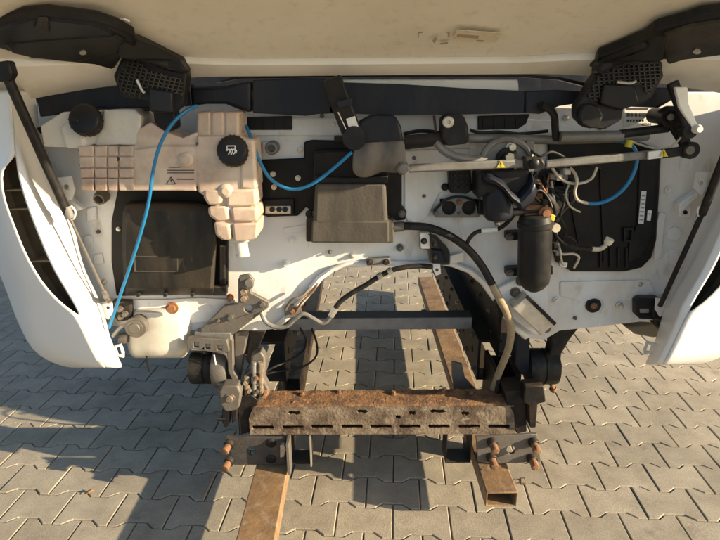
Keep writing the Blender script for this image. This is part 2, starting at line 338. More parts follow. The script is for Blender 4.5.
MB().box((P(310, 450, yp).x, yp - .004, ZT + .0025), (P(310, 450, yp).x + .005, yp + .01, zb - .004)).build('box_tube_lip', 'bright', fr)
rp = MB().poly([(476, 437), (537, 434), (541, 462), (495, 464), (478, 462)], yp, 0.012, [circ(511, 450, 4.4)]).build('end_plate', 'steel', fr, 0.0015)
for x, y in ((492, 441), (491, 456), (533, 441), (531.5, 457)): stud(x, y, rp, 0.045, 0.003, -0.014)
# small angle lugs on the inner rail, seen in the opening
b = MB(); b.poly([(452, 362), (462, 364), (465, 378), (478, 392), (470, 404), (456, 404), (452, 375)], 1.823, 0.012); b.build('rail_lug', 'steel', fr, 0.002)
b = MB(); b.poly([(525, 386), (544, 386), (546, 402), (538, 404), (536, 428), (530, 428), (529, 405), (523, 402)], 1.627, 0.05); b.build('clevis', 'dark_steel', fr, 0.004)
b = MB(); b.poly([(505, 392), (526, 390), (527, 432), (517, 434), (508, 415)], 1.655, 0.10); b.build('hinge_cheek', 'dark_steel', fr, 0.004)
YL = 1.63
b = MB(); b.poly([(219, 392), (222, 386), (238, 386), (241, 393), (239, 408), (234, 411), (224, 411), (220, 405)], YL, 0.05); cv = b.build('clevis', 'steel', fr, 0.006, 3)
for pts in ([(222, 409), (229, 410), (229, 426), (225, 428), (222, 422)], [(231, 410), (237, 409), (236, 421), (232, 424)]): MB().poly(pts, YL + .005, 0.04).build('clevis_prong', 'dark_steel', cv, 0.003)
q = P(230, 398, YL); MB().bolt(q, .012, .012).build('pivot_bolt', 'rust_pale', cv)
b = MB(); b.cyl(P(217, 419, YL + .01), P(226, 419, YL + .01), .007); b.build('cross_pin', 'dark_steel', cv)
b = MB(); b.poly([(237, 402), (250, 394), (258, 400), (252, 432), (239, 436)], 1.66, 0.09); b.build('hinge_cheek', 'dark_steel', fr, 0.004)
hb = MB().poly([(241, 392), (243, 376), (250, 372), (251, 356), (261, 352), (265, 358), (264, 380), (270, 392), (262, 401), (244, 402)], 1.69, 0.045).build('hinge_bracket', 'steel', fr, 0.006, 3)
for x0 in (246.5, 254, 260.5):
    b = MB(); y0 = 362 if x0 > 250 else 376
    b.revolve(P(x0, y0, 1.675), P(x0 + .6, 396, 1.675), [(0, .008), (.06, .0105), (.30, .0105), (.31, .0075), (.42, .0075), (.43, .0115), (.6, .0115), (.61, .008), (1, .009)], 10); b.build('stud_bolt', 'rust_pale' if x0 != 254 else 'alu', hb)
for x, y in ((246, 380), (250, 388), (257, 376), (258, 389), (265, 393)):
    q = P(x, y, 1.685); MB().revolve(q + Vector((0, .005, 0)), q + Vector((.002, -.03, .002)), [(0, .012), (.5, .012), (.52, .008), (1, .007)], 6).build('bolt', 'rust' if x % 2 else 'rust_pale', hb)
for x, y in ((253, 402), (262, 403), (500, 404)):
    q = P(x, y, 1.80); MB().bolt(q, 0.010, 0.016, (0, -.5, 1)).build('bolt', 'rust', fr)

# ================================================================== TRUCK CAB
cab = thing('truck_cab', 'white truck cab with its front flap raised and the bulkhead laid bare', 'truck cab', (CX, 1.75, 0.5))
YB = 1.70
arch = [(545, 340), (524, 338), (510, 326), (495, 302), (481, 283), (468, 272), (452, 266), (440, 264), (415, 266), (385, 265), (350, 266), (335, 270), (322, 279), (308, 297), (290, 318), (276, 329), (262, 331)]
bulk = MB().poly([(36, 92), (730, 92), (735, 180), (705, 270), (690, 300), (672, 318), (600, 327), (560, 331)] + arch + [(180, 331), (165, 333), (110, 326), (92, 300), (70, 240), (40, 150)],
                 YB, 0.035).build('bulkhead', 'white', cab, 0.008, 3)
# rolled rim of the tunnel arch
b = MB(); al = [P(x, y, YB) for x, y in arch[1:-1]]
rows = []
for dx, dy in ((0, -0.012), (0.35, -0.018), (0.8, -0.012), (1, 0.0), (1, 0.05), (1.0, 0.12)):
    r = []
    for i, p in enumerate(al):
        t = (al[min(i + 1, len(al) - 1)] - al[max(i - 1, 0)]).normalized(); nrm = Vector((t.z, 0, -t.x))
        if nrm.z > 0 and abs(t.x) > .7: nrm = -nrm
        if p.x < CX: nrm = Vector((abs(nrm.x), 0, -abs(nrm.z)))
        else: nrm = Vector((-abs(nrm.x), 0, -abs(nrm.z)))
        r.append(p + nrm * (0.022 * dx - 0.02) + Vector((0, dy, 0)))
    rows.append(r)
b.grid(rows); b.build('arch_rim', 'white', bulk, solid=0.003)
# pressed pads and beads on the bulkhead
def pad(pts, th=0.008, mt='white', bev=0.005, par=bulk, name='pressed_pad', Y=YB): return MB().poly(pts, Y - th, th + 0.004, ()).build(name, mt, par, bev, 3)
pad([(404, 150), (470, 148), (472, 190), (440, 193), (428, 218), (410, 226), (404, 215)], 0.006)
pad([(240, 118), (470, 118), (560, 120), (575, 134), (470, 136), (240, 136)], 0.010)
pad([(660, 212), (668, 214), (664, 230), (662, 258), (655, 262), (654, 232)], 0.010, bev=0.006)
pad([(680, 207), (691, 207), (691, 218), (680, 218)], 0.008); MB().poly(circ(685.5, 212.5, 2.2), YB - 0.0095, .004).build('hole', 'recess', bulk)
pad([(681, 158), (693, 158), (692, 170), (680, 170)], 0.006)
pad(circ(675, 234, 7), 0.007); pad(circ(672, 257, 7), 0.007)
pad([(86, 208), (96, 206), (97, 220), (86, 222)], 0.008); pad([(92, 255), (102, 253), (104, 264), (93, 266)], 0.006); pad(circ(88, 240, 5), 0.006)
pad([(283, 228), (320, 222), (322, 228), (300, 232), (283, 234)], 0.005, bev=0.003)
pad([(108, 300), (160, 300), (200, 298), (235, 300), (232, 318), (200, 322), (165, 326), (120, 322)], 0.010, bev=0.006)
pad([(560, 282), (650, 280), (655, 292), (640, 300), (575, 300), (560, 296)], 0.005, bev=0.004)
for x, y, m_ in ((173, 308, 'orange'), (155, 316, 'orange'), (230, 298, 'orange'), (400, 248, 'steel'), (594, 306, 'rubber'), (620, 306, 'bright'), (286, 264, 'white')):
    q = P(x, y, YB - 0.010); r = {173: .014, 594: .017, 155: .009}.get(x, .008)
    MB().revolve(q + Vector((0, .02, 0)), q + Vector((0, -.016, 0)), [(0, r * 1.5), (.5, r * 1.5), (.56, r * 1.1), (.9, r), (1, r * .6)]).build('grommet', m_, bulk)
MB().bolt(P(594, 306, YB - .026), .007, .004).build('screw', 'rust', bulk)
# white angle lugs of the struts
for pts, hole in (([(55, 178), (72, 176), (75, 190), (72, 200), (62, 202)], (66, 187)), ([(696, 172), (716, 172), (710, 200), (703, 196), (694, 188)], (701.5, 183.5))):
    MB().poly(pts, 1.64, 0.006, [circ(hole[0], hole[1], 2.6)]).build('strut_lug', 'white', cab, 0.002)
    x, y = hole; MB().poly([(x + 3, y + 12), (x + 17, y + 22), (x + 6, y + 26), (x - 4, y + 14)] if x < 300 else [(x - 3, y + 8), (x - 22, y + 20), (x - 22, y + 30), (x - 4, y + 14)], 1.655, 0.03).build('lug_web', 'white', cab, 0.003)

# cab shell behind the bulkhead
b = MB()
W = 1.13
b.box((CX - W, 1.78, 0.72), (CX - W + .04, 3.45, 2.75)); b.box((CX + W - .04, 1.78, 0.72), (CX + W, 3.45, 2.75))
b.box((CX - W + .04, 3.41, 0.85), (CX + W - .04, 3.449, 2.75)); b.box((CX - W + .04, 1.95, 2.70), (CX + W - .04, 3.409, 2.749))
b.build('cab_shell', 'fairing', cab, 0.02)
b = MB(); b.box((CX - W + .042, 1.80, 0.98), (CX + W - .042, 3.40, 1.02)); b.build('cab_floor', 'dark_steel', cab)
b = MB(); b.prism([(CX - W + .05, 1.78, 1.56), (CX + W - .05, 1.78, 1.56), (CX + W - .1, 2.0, 2.70), (CX - W + .1, 2.0, 2.70)], (0, .006, 0)); b.build('windscreen', 'glass', cab)
b = MB(); b.box((CX - W + .042, 1.745, 1.36), (CX + W - .042, 1.785, 1.555)); b.build('scuttle', 'trim', cab, 0.01)

# ---------------------------------------------------------------- corner fairings
RY = [88, 125, 157, 165, 175, 200, 224, 250, 272, 290, 308, 314, 330, 350, 362, 368]
O_ = [-32, -28, -25, -24, -22, -16, -10, -3, 6, 14, 20, 22, 29, 39, 56, 78]
B_ = [10.5, 12.5, 15.5, 6, 1.5, 4.5, 14.5, 24, 36, 48, 67, 78, 86, 95, 101, 105]
C_ = [11.5, 13.5, 16, 17, 18, 25, 34, 44.5, 54.5, 66, 76.5, 78.5, 87, 96, 102, 106]
D_ = [13.5, 16, 22, 24.5, 27, 33, 43, 54, 64, 75, 85, 87.5, 93, 103, 109, 112]
E_ = [37, 38.5, 48, 52, 55, 67, 75, 80, 86, 96, 103, 105, 109, 115, 121, 124]
def fairing(mir):
    fx = (lambda x, y: (768 - x, y - 3)) if mir else (lambda x, y: (x, y))
    def Q(x, y, Y): a, c = fx(x, y); return P(a, c, Y)
    rows = []
    for i, y in enumerate(RY):
        o, b_, c_, d_, e_ = O_[i], B_[i], C_[i], D_[i], E_[i]
        low = 0.0 if y < 350 else (0.02 if y < 365 else 0.05)
        rows.append([Q(o - 8, y, 1.70), Q(o, y, 1.60 + low), Q(o + (b_ - o) * .25, y, 1.535 + low), Q(o + (b_ - o) * .6, y, 1.485 + low), Q(b_ - 1.2, y, 1.462 + low), Q(b_, y, 1.465 + low),
                     Q(c_, y, 1.475 + low), Q(c_ + .8, y, 1.470 + low), Q(d_ - 1, y, 1.480 + low), Q(d_, y, 1.483 + low), Q(d_ + 1.3, y, 1.492 + low), Q(d_ + (e_ - d_) * .5, y, 1.555 + low * .6), Q(e_, y, 1.64 + low * .3)])
    m = MB(); w = len(rows[0]); m.v = [p for r in rows for p in r]
    for i in range(len(rows) - 1):
        for j in range(w - 1):
            if j == 5 and 2 <= i <= 10: continue                       # the air slot
            m.f.append((i * w + j, i * w + j + 1, (i + 1) * w + j + 1, (i + 1) * w + j))
    fo = m.build('corner_fairing', 'fairing', cab, solid=0.004, subsurf=1, angle=50)
    m = MB(); rows = []
    for i in range(1, 13):
        y = RY[i]; b_, c_ = B_[i] - .6, C_[i] + .6
        rows.append([Q(b_ - 1.5, y, 1.475), Q(b_ - 4, y, 1.56), Q(b_ + (c_ - b_) * .4, y - 2, 1.585), Q(c_ + 2, y, 1.565), Q(c_ + 1.5, y, 1.482)])
    m.grid(rows); li = m.build('slot_liner', 'slot', fo)
    for y, x0, x1 in ((209, 7, 28), (261, 30, 49), (190, 3, 22)):
        m = MB(); m.prism([Q(x0, y, 1.51), Q(x1, y - 1, 1.51), Q(x1, y + 1.2, 1.51), Q(x0, y + 1.2, 1.51)], (0, .06, 0)); m.build('liner_rib', 'slot', li)
    # lug with a hole, lower loop and bolted tab on the inner edge
    m = MB(); m.prism([Q(x, y, 1.645) for x, y in ((100, 302), (112, 301), (113, 312), (108, 320), (102, 316))], (0, .005, 0), [[Q(x, y, 1.645) for x, y in circ(107.5, 308, 1.8, 10)]]); m.build('fixing_lug', 'fairing', fo, 0.0015)
    m = MB(); m.prism([Q(x, y, 1.65) for x, y in ((113, 346), (121, 344), (124, 352), (124, 358), (117, 357))], (0, .006, 0), [[Q(x, y, 1.65) for x, y in ((116, 348), (119.5, 347), (121.5, 354), (118, 354.5))]]); m.build('fixing_loop', 'fairing', fo, 0.0015)
    return fo
fairing(False); fr_right = fairing(True)

# ---------------------------------------------------------------- open front flap
def hingez(x): a = abs(x - 0.05); return FZ0 - (0.0 if a < .45 else 0.16 * (a - .45) ** 1.6)
HW = 1.12
def rimw(x): return 0.05 + 0.14 * max(0, (abs(x - .05) - .35) / .7) ** 1.5
flap_rows = []
xs = [0.06 + HW * math.sin(math.pi / 2 * (-1 + 2 * i / 48)) for i in range(49)]
def fpt(x, v, off=0): return Vector((x, FY0 - v, hingez(x) + FR * v - off + 0.02 * math.sin(v * 3)))
def vmax(x): return 0.57 - 0.19 * (abs(x - .06) / HW) ** 3
rim = MB(); rows = []
for off, fx in ((-.02, 0.0), (0.004, 0.0), (0.004, 0.5), (0.0, 1.0), (-0.014, 1.06)): rows.append([fpt(x, rimw(x) * fx, off) for x in xs])
rim.grid(rows); flap = rim.build('front_flap', 'flap_rim', cab, solid=0.004)
m = MB(); rows = []
for k in range(15):
    t = k / 14; rows.append([fpt(x, rimw(x) * 1.05 + (vmax(x) - rimw(x) * 1.05) * t, -0.014 - 0.01 * math.sin(math.pi * t)) for x in xs])
m.grid(rows); m.build('inner_skin', 'flap', flap, recalc=False)
m = MB(); rows = []
for k in range(13):
    t = k / 12; rows.append([fpt(x, -0.012 + (vmax(x) + .02) * t, -0.022 - 0.05 * math.sin(math.pi * min(1, .08 + t * .9))) for x in xs])
rows.append([fpt(x, vmax(x) + .003, 0.0) for x in xs]); rows.append([fpt(x, vmax(x) - .015, -0.012) for x in xs])
m.grid(rows); m.build('outer_skin', 'fairing', flap, recalc=False)
def fsheet(pts, off, th, name, mt, par, bev=0.0, holes=()):
    return MB().prism([F(x, y, off) for x, y in pts], Vector((0, -FR, -1)).normalized() * -th, [[F(x, y, off) for x, y in h] for h in holes]).build(name, mt, par, bev)
stk = fsheet([(457, 30), (501, 33), (496, 42.5), (453, 39)], -0.018, 0.0012, 'label_sticker', 'buff', flap)
fsheet([(457.5, 34.2), (479, 36), (478, 38.8), (456.5, 37)], -0.0172, 0.0004, 'label_print', 'faded', stk)
fsheet([(477, 40), (484, 40.6), (483, 42), (476, 41.4)], -0.0172, 0.0004, 'label_print', 'faded', stk)
for pts in ([(418, 32), (423, 31.6), (422.6, 33), (419, 33.4), (418.6, 38), (417.6, 38)], [(446, 32.5), (450, 32), (449.5, 38), (447.5, 37), (447.8, 33.6)], [(432, 41), (436, 37), (437.5, 38.4), (434.5, 43.5)], [(440, 43), (448, 42), (448, 44), (441, 44.6)], [(386, 64), (388, 58), (390, 58.6), (389.6, 63), (391, 67), (386.5, 67)]):
    fsheet(pts, -0.0172, 0.0004, 'sticker_residue', 'faded', flap)
# flap hinge arms
def arm(pts, web, lug_hi, mir):
    a = fsheet(pts, 0.016, 0.028, 'hinge_arm', 'black', flap, 0.006)
    return a
la = arm([(-14, 30), (0, 26), (22, 18), (50, 16), (95, 21.5), (118, 29), (134, 38), (136, 46), (122, 58), (113, 72), (86, 74.5), (62, 66), (22, 62), (14, 70), (12, 80), (-2, 84), (-14, 80)], None, None, False)
fsheet([(-10, 33), (2, 28), (24, 21), (50, 20), (93, 25), (108, 31), (118, 38), (60, 42), (4, 48), (-10, 48)], 0.021, 0.010, 'arm_flange', 'trim', la, 0.006)
fsheet([(4, 45), (60, 40), (116, 37), (126, 42), (118, 54), (80, 62), (30, 58), (12, 54)], 0.024, 0.012, 'arm_flange', 'black', la, 0.006)
fsheet([(34, 30), (38, 22), (48, 22), (50, 33), (44, 32)], 0.030, 0.012, 'arm_clip', 'dustblack', la, 0.003)
for x, y in ((83, 53),): fsheet(circ(x, y, 3.6, 12, 2.2), 0.026, 0.006, 'bolt', 'bright', la)
fsheet([(24, 17.5), (34, 15), (50, 14), (48, 17), (30, 19)], -0.0145, 0.004, 'bright_patch', 'sticker', flap); fsheet([(104, 22), (124, 19.5), (130, 22), (118, 28)], -0.0145, 0.004, 'bright_patch', 'sticker', flap)
ra = arm([(594, 66), (598, 58), (620, 50), (642, 41), (655, 31), (682, 24), (700, 17), (734, 13), (734, 68), (722, 68), (695, 75), (664, 73), (655, 62), (640, 52), (610, 62), (598, 70)], None, None, True)
fsheet([(664, 34), (690, 26), (730, 20), (730, 60), (694, 70), (668, 66), (662, 50)], 0.022, 0.010, 'arm_flange', 'dustblack', ra, 0.006)
fsheet([(600, 64), (624, 54), (644, 46), (654, 50), (652, 56), (640, 54), (610, 66)], 0.030, 0.02, 'arm_flange', 'black', ra, 0.008)
for x, y in ((697, 52),): fsheet(circ(x, y, 4, 12, 2.4), 0.025, 0.006, 'bolt', 'bright', ra)
fsheet([(655, 30), (664, 20), (674, 18), (673, 25), (660, 31)], -0.0145, 0.004, 'bright_patch', 'sticker', flap)
# grid brackets that carry the arms
def gridbr(outline, Y, par, x0, x1, y0, y1, slope, inner):
    g = MB().poly(outline, Y, 0.045).build('hinge_bracket', 'black', par, 0.005)
    m = MB()
    def inside(x, y):
        c = False; n = len(inner)
        for i in range(n):
            (xa, ya_), (xb, yb_) = inner[i], inner[i - 1]
            if (ya_ > y) != (yb_ > y) and x < (xb - xa) * (y - ya_) / (yb_ - ya_) + xa: c = not c
        return c
    st = 5.2
    segs = []
    for i in range(-30, 40):
        for hv in (0, 1):
            pts = []
            for k in range(0, 130):
                u = x0 + k * 0.8
                if hv: xx, yy = u, y0 + i * st * .72 + slope * (u - x0)
                else: yy = y0 + (k - 20) * .8; xx = x0 + i * st + (-slope * 1.6) * (yy - y0)
                if inside(xx, yy): pts.append((xx, yy))
                elif len(pts) > 2: segs.append((pts[0], pts[-1])); pts = []
                else: pts = []
            if len(pts) > 2: segs.append((pts[0], pts[-1]))
    for a, c in segs: m.bar(P(*a, Y - .003), P(*c, Y - .003), 0.0022, 0.008, (0, 0, 1) if abs(a[0] - c[0]) > abs(a[1] - c[1]) else (1, 0, 0))
    m.build('rib_grid', 'grey_dust', g)
    return g
MB().prism([P(116, 34, 1.36), P(132, 37, 1.38), P(156, 47, 1.44), P(180, 60, 1.49), P(187, 74, 1.50), P(172, 72, 1.50), P(140, 60, 1.44), P(118, 58, 1.38)], (0, .05, .01)).build('arm_neck', 'black', la, .008)
gl = gridbr([(122, 56), (135, 46), (150, 50), (178, 60), (187, 74), (183, 104), (172, 113), (150, 112), (147, 100), (120, 96), (113, 76)], 1.50, la, 115, 187, 56, 112, 0.18,
            [(127, 62), (134, 57), (150, 70), (184, 80), (182, 97), (172, 92), (148, 88), (140, 98), (122, 93), (116, 80)])
MB().poly([(149, 88), (172, 92), (172, 112), (150, 110)], 1.485, 0.03).build('latch_block', 'trim', gl, 0.004)
MB().ptube([(137, 80, 1.487), (142, 90, 1.487), (145, 93, 1.487)], 0.004).build('latch_pin', 'bright', gl)
MB().poly([(138, 48), (152, 50), (180, 61), (187, 72), (178, 72), (160, 68), (142, 60)], 1.475, 0.05).build('bracket_neck', 'black', gl, 0.008)
MB().poly([(152, 108), (174, 108), (176, 128), (166, 133), (154, 122)], 1.54, 0.05).build('hinge_foot', 'recess', gl, 0.006)
MB().prism([P(668, 34, 1.36), P(650, 38, 1.38), P(628, 48, 1.44), P(600, 60, 1.49), P(594, 70, 1.50), P(612, 66, 1.50), P(640, 60, 1.44), P(664, 62, 1.38)], (0, .05, .01)).build('arm_neck', 'black', ra, .008)
gr = gridbr([(598, 72), (612, 64), (640, 54), (662, 58), (664, 76), (652, 98), (642, 104), (625, 104), (622, 120), (606, 129), (588, 128), (577, 118), (577, 106), (584, 95), (590, 84)], 1.50, ra, 585, 665, 56, 128, -0.06,
            [(600, 74), (614, 68), (640, 62), (660, 64), (661, 76), (648, 96), (640, 84), (616, 82), (606, 98), (590, 102), (588, 94)])
MB().poly([(604, 84), (636, 86), (640, 104), (622, 110), (600, 104)], 1.485, 0.03).build('latch_block', 'recess', gr, 0.004)
MB().poly(circ(591, 116, 13, 8), 1.47, 0.03).build('hinge_foot', 'recess', gr, 0.005)
MB().ptube([(617, 82, 1.487), (630, 83, 1.487), (636, 81, 1.487)], 0.004).build('latch_pin', 'bright', gr)
MB().poly([(598, 70), (600, 62), (622, 54), (646, 46), (662, 52), (660, 62), (640, 58), (612, 68), (600, 76)], 1.475, 0.05).build('bracket_neck', 'black', gr, 0.008)
# gas struts
gs = MB().tube([P(6, 74, 1.40), P(68, 214, 1.50)], 0.0125, 14, 1).build('gas_strut', 'rubber', cab)
MB().tube([P(68, 214, 1.50), P(106, 296, 1.57)], 0.0042, 10, 1).build('rod', 'steel', gs)
MB().tube([P(66, 206, 1.497), P(70, 217, 1.502)], 0.0142, 14, 1).build('collar', 'alu', gs); MB().ptube([(71, 206, 1.497), (75, 211, 1.5), (74, 218, 1.503), (69, 220, 1.505)], 0.003).build('clip', 'sticker', gs)
b = MB(); b.cyl(P(106, 296, 1.56), P(109, 301, 1.66), 0.009); b.cyl(P(103, 290, 1.565), P(108, 299, 1.575), 0.008); b.build('ball_end', 'steel', gs)
MB().poly([(-6, 62), (8, 60), (12, 74), (8, 82), (-6, 82)], 1.385, 0.03).build('end_joint', 'black', gs, 0.006)
gs = MB().tube([P(736, 128, 1.42), P(702, 214, 1.52)], 0.0115, 14, 1).build('gas_strut', 'rubber', cab)
MB().tube([P(702, 214, 1.52), P(660, 306, 1.60)], 0.0075, 10, 1).build('rod', 'rubber', gs)
MB().ptube([(703, 204, 1.515), (698, 209, 1.518), (699, 216, 1.522), (703, 218, 1.523)], 0.003).build('clip', 'sticker', gs)

# ---------------------------------------------------------------- scuttle trim under the flap
YT = 1.60
tm = MB().poly([(36, 97), (58, 91.5), (116, 86), (152, 83), (190, 84), (192, 106), (150, 108), (100, 108), (60, 114), (40, 117)], YT, 0.05).build('scuttle_trim', 'trim', cab, 0.010, 3)
MB().poly([(60, 113), (110, 107), (150, 107), (150, 111), (112, 111), (62, 118)], YT - .004, 0.03).build('trim_lip', 'black', tm, 0.003)
for pts in ([(190, 86), (224, 86), (251, 81), (251, 113), (240, 110), (225, 104), (205, 104), (192, 106)], [(252.5, 80), (300, 78), (342, 79), (342, 113), (318, 114), (306, 116), (252.5, 113)],
            [(330, 82), (400, 84), (460, 88), (524, 91), (524, 113), (466, 114.5), (400, 115.5), (330, 113)], [(525.5, 91), (560, 90), (592, 92), (588, 102), (560, 106), (540, 114), (525.5, 113)], [(596, 86), (672, 88), (674, 100), (660, 108), (610, 106)]):
    MB().poly(pts, YT, 0.05).build('scuttle_trim', 'trim', cab, 0.010, 3)
MB().poly([(215, 83), (240, 78.5), (330, 77), (520, 77), (560, 80), (592, 88), (592, 84), (560, 77), (520, 74), (240, 74)], YT + .012, 0.03).build('flap_seal', 'black', cab, 0.002)
MB().poly([(340, 79.5), (518, 79.5), (519, 91), (460, 89), (400, 85), (340, 83)], YT + .03, 0.03).build('cowl_strip', 'flap_rim', cab, 0.003)
for pts in ([(246, 117), (292, 116), (292, 130), (246, 130)], [(478, 116), (530, 114), (526, 124), (518, 129), (478, 130)]):
    s = MB().poly(pts, YB - .016, 0.008).build('vent', 'recess', cab, 0.002)
    for k in range(4): x = pts[0][0] + 5 + k * 11; MB().rect(x, pts[0][1] + 2.5, x + 1.2, 128.5, YB - .0195, .005).build('vent_slat', 'black', s)
MB().poly([(36, 128), (60, 120), (120, 113), (120, 118), (64, 126), (40, 134)], 1.60, .03).build('seal_strip', 'black', cab, .003)
# wiper arm stub with sticker and draped rubber cover
wa = MB().bar(P(331, 78, 1.52), P(354, 138, 1.54), 0.055, 0.020, (1, 0, 0)).build('wiper_arm_carrier', 'black', cab, 0.006)
MB().revolve(P(354, 138, 1.51), P(354, 138, 1.57), [(0, .030), (.15, .033), (.85, .033), (1, .03)]).build('carrier_hub', 'black', wa)
MB().bar(P(337.5, 105, 1.503), P(352, 101, 1.503), 0.018, 0.008, (0, 0, 1)).build('carrier_band', 'trim', wa, .002)
MB().poly([(346, 119), (355, 116), (358.5, 127), (349.5, 130)], 1.519, 0.002).build('sticker', 'sticker', wa)
MB().tube([P(338, 112, 1.515), P(351, 140, 1.52)], 0.0016).build('edge_wear', 'bright', wa)
hood = MB().poly([(360, 121), (371, 115.5), (396, 116), (401, 126), (404, 143), (356, 146), (353, 134)], 1.545, 0.06).build('rubber_cover', 'trim', cab, 0.008, 3)
hd = MB(); rows = []
for t, (xa, xb, ya_, yb_, Yc) in enumerate(((354, 404.5, 143, 140, 1.538), (353, 405, 150, 147, 1.530), (352.5, 406, 158, 154, 1.528), (352, 406, 167, 160, 1.534), (353, 406, 174, 168, 1.552), (360, 402, 177, 170, 1.575))):
    rows.append([P(xa + (xb - xa) * k / 10, ya_ + (yb_ - ya_) * k / 10 + (1.6 if t > 3 else 0) * math.sin(k * .9), Yc + .010 * (k / 10) + .004 * math.sin(k * 1.3 + t * .5)) for k in range(11)])
hd.grid(rows); hd.build('dusty_skirt', 'cloth', hood, solid=0.006, subsurf=1)

# ---------------------------------------------------------------- coolant expansion tank
tank = MB(); YK = 1.53
def tb(pts, Y, th): tank.poly(pts, Y, th)
# main ribbed block: pillow cells
ribs = MB(); cols = []; steps = []
for (x0, x1) in ((78, 93.4), (93.9, 106.6), (107.1, 117.6), (118.1, 133)):
    for (y0, y1) in ((146, 156.2), (156.7, 168.1), (168.6, 178), (178.5, 191)):
        s = 0.4 * (y0 - 146) / 12 * (1 if x0 < 80 else 0); ribs.poly([(x0 + s * 2, y0), (x1, y0), (x1, y1), (x0 + s * 2 + 1, y1)], YK - .0005 - .004 * (y0 > 168) - .001 * ((int(x0) + int(y0)) % 3), 0.10)
tb([(80, 146.5), (134, 146.5), (134, 190), (82, 190)], YK + .004, 0.13)
tb([(133.5, 150), (160, 146), (196, 146), (196, 191), (133.5, 191)], YK + .002, 0.13)
tb([(134, 132), (150, 122), (166, 132), (182, 138), (196, 132), (196, 148), (134, 152)], YK + .012, 0.12)
# right column
for (x0, x1) in ((196.5, 210.4), (211, 224), (224.6, 239)): cols.append(MB().poly([(x0, 112), (x1, 112), (x1, 140), (x0, 141)], YK + .018, 0.12))
tb([(198, 113), (238, 113), (240, 140), (197, 141)], YK + .022, .11)
tb([(197, 136), (240, 136), (250, 140), (252, 170), (250, 196), (203, 196), (198, 192)], YK, 0.14)
for pts in ([(203, 190), (224, 190), (222, 204), (208, 206), (203, 198)], [(226, 190), (256, 188), (257, 206), (226, 208)], [(207, 207), (228, 206), (230, 220), (216, 222), (208, 216)],
            [(230, 208), (257, 207), (258, 222), (232, 223)], [(213, 222), (230, 224), (232, 240), (222, 241), (215, 236)], [(232, 224), (258, 223), (257, 238), (250, 241), (233, 241)], [(240, 138), (254, 140), (257, 190), (240, 190)]):
    steps.append(MB().poly(pts, YK - .005, 0.11))
tank.poly([(212, 196), (252, 194), (254, 236), (220, 236)], YK + .004, 0.13)
tko = tank.build('expansion_tank', 'tank', cab, angle=180)
md = tko.modifiers.new('remesh', 'REMESH'); md.mode = 'VOXEL'; md.voxel_size = 0.0032; md.use_smooth_shade = True
md = tko.modifiers.new('smooth', 'SMOOTH'); md.factor = 0.5; md.iterations = 8
ribs.build('ribbed_face', 'tank', tko, 0.0035, 3)
for c_ in cols: c_.build('moulded_rib', 'tank', tko, 0.007, 3)
for c_ in steps: c_.build('moulded_step', 'tank', tko, 0.009, 3)
b = MB(); b.poly([(40, 126), (62, 112), (100, 110), (104, 128), (100, 142), (84, 148), (44, 147)], YK + .015, 0.10); b.poly([(103, 110), (118, 109), (118, 127), (103, 128)], YK + .01, .10); b.poly([(119, 109), (134, 109), (141, 116), (140, 127), (119, 127)], YK + .01, .10)
b.poly([(100, 128), (118, 128), (118, 145), (96, 146)], YK + .012, .10); b.poly([(119, 128), (140, 128), (139, 146), (119, 145)], YK + .012, .10); b.poly([(60, 128), (78, 112), (84, 148), (66, 148)], YK + .005, .1)
fc = b.build('filler_chamber', 'tank_pale', tko, angle=180)
md = fc.modifiers.new('remesh', 'REMESH'); md.mode = 'VOXEL'; md.voxel_size = 0.0032; md.use_smooth_shade = True
md = fc.modifiers.new('smooth', 'SMOOTH'); md.factor = 0.5; md.iterations = 10
def cap(x, y, r, par, name, Y0, m_='black'):
    q = P(x, y, Y0); d = Vector((0, -1, 0.35)).normalized()
    b = MB(); b.revolve(q - d * .02, q + d * .017, [(0, r * .96), (.35, r), (.8, r), (.92, r * .94), (1, r * .8), (1.0, .002)], 28)
    for k in range(22):
        a = 2 * math.pi * k / 22; u = Vector((1, 0, 0)); w_ = d.cross(u); e = u * math.cos(a) + w_ * math.sin(a)
        b.tube([q - d * .012 + e * r, q + d * .009 + e * r], .0022, 5, 1)
    return b.build(name, m_, par), q + d * .0178, d
c1, _, _ = cap(86, 120, 0.042, tko, 'filler_cap', YK)
MB().bar(P(70, 120, YK - .012), P(80, 121, YK - .012), .014, .02).build('cap_tab', 'black', c1, .004)
c2, qc, dc = cap(233, 151, 0.042, tko, 'pressure_cap', YK - .006)
uu, ww = Vector((1, 0, 0)), dc.cross(Vector((1, 0, 0))) * -1
b = MB()
for pts in ([(-.012, -.010), (.010, -.010)], [(-.012, .004), (-.012, -.010)], [(.010, .004), (.010, -.010)], [(-.008, -.002), (-.004, .006), (-.009, .013)], [(0, -.002), (.003, .006), (-.002, .014)], [(.006, -.002), (.010, .006), (.005, .013)], [(-.014, .0), (.012, .0)], [(.012, .010), (.014, .002)]):
    b.tube([qc + uu * x + ww * y for x, y in pts], .0016, 5, 3)
b.build('cap_symbol', 'sticker', c2)
MB().revolve(P(240, 236, 1.56), P(243, 257, 1.545), [(0, .026), (.3, .024), (.35, .019), (.85, .019), (.9, .022), (1, .021)]).build('outlet_spout', 'tank_pale', tko)
for x, y in ((226, 191), (186, 160)): q = P(x, y, YK - .001); MB().revolve(q + Vector((0, .01, 0)), q + Vector((0, -.008, 0)), [(0, .022), (.6, .021), (.8, .017), (.86, .011), (1, .010)]).build('moulded_boss', 'tank', tko)
MB().poly(circ(117.5, 159, 2.2, 8), YK - .002, .004).build('dark_plug', 'print', tko)
b = MB()
for y, xa, xb in ((167, 169, 180), (170, 167, 194), (172.6, 167, 194), (179, 177, 194)): b.rect(xa, y, xb, y + .7, YK + .0005, .003)
b.build('tank_print', 'print', tko)
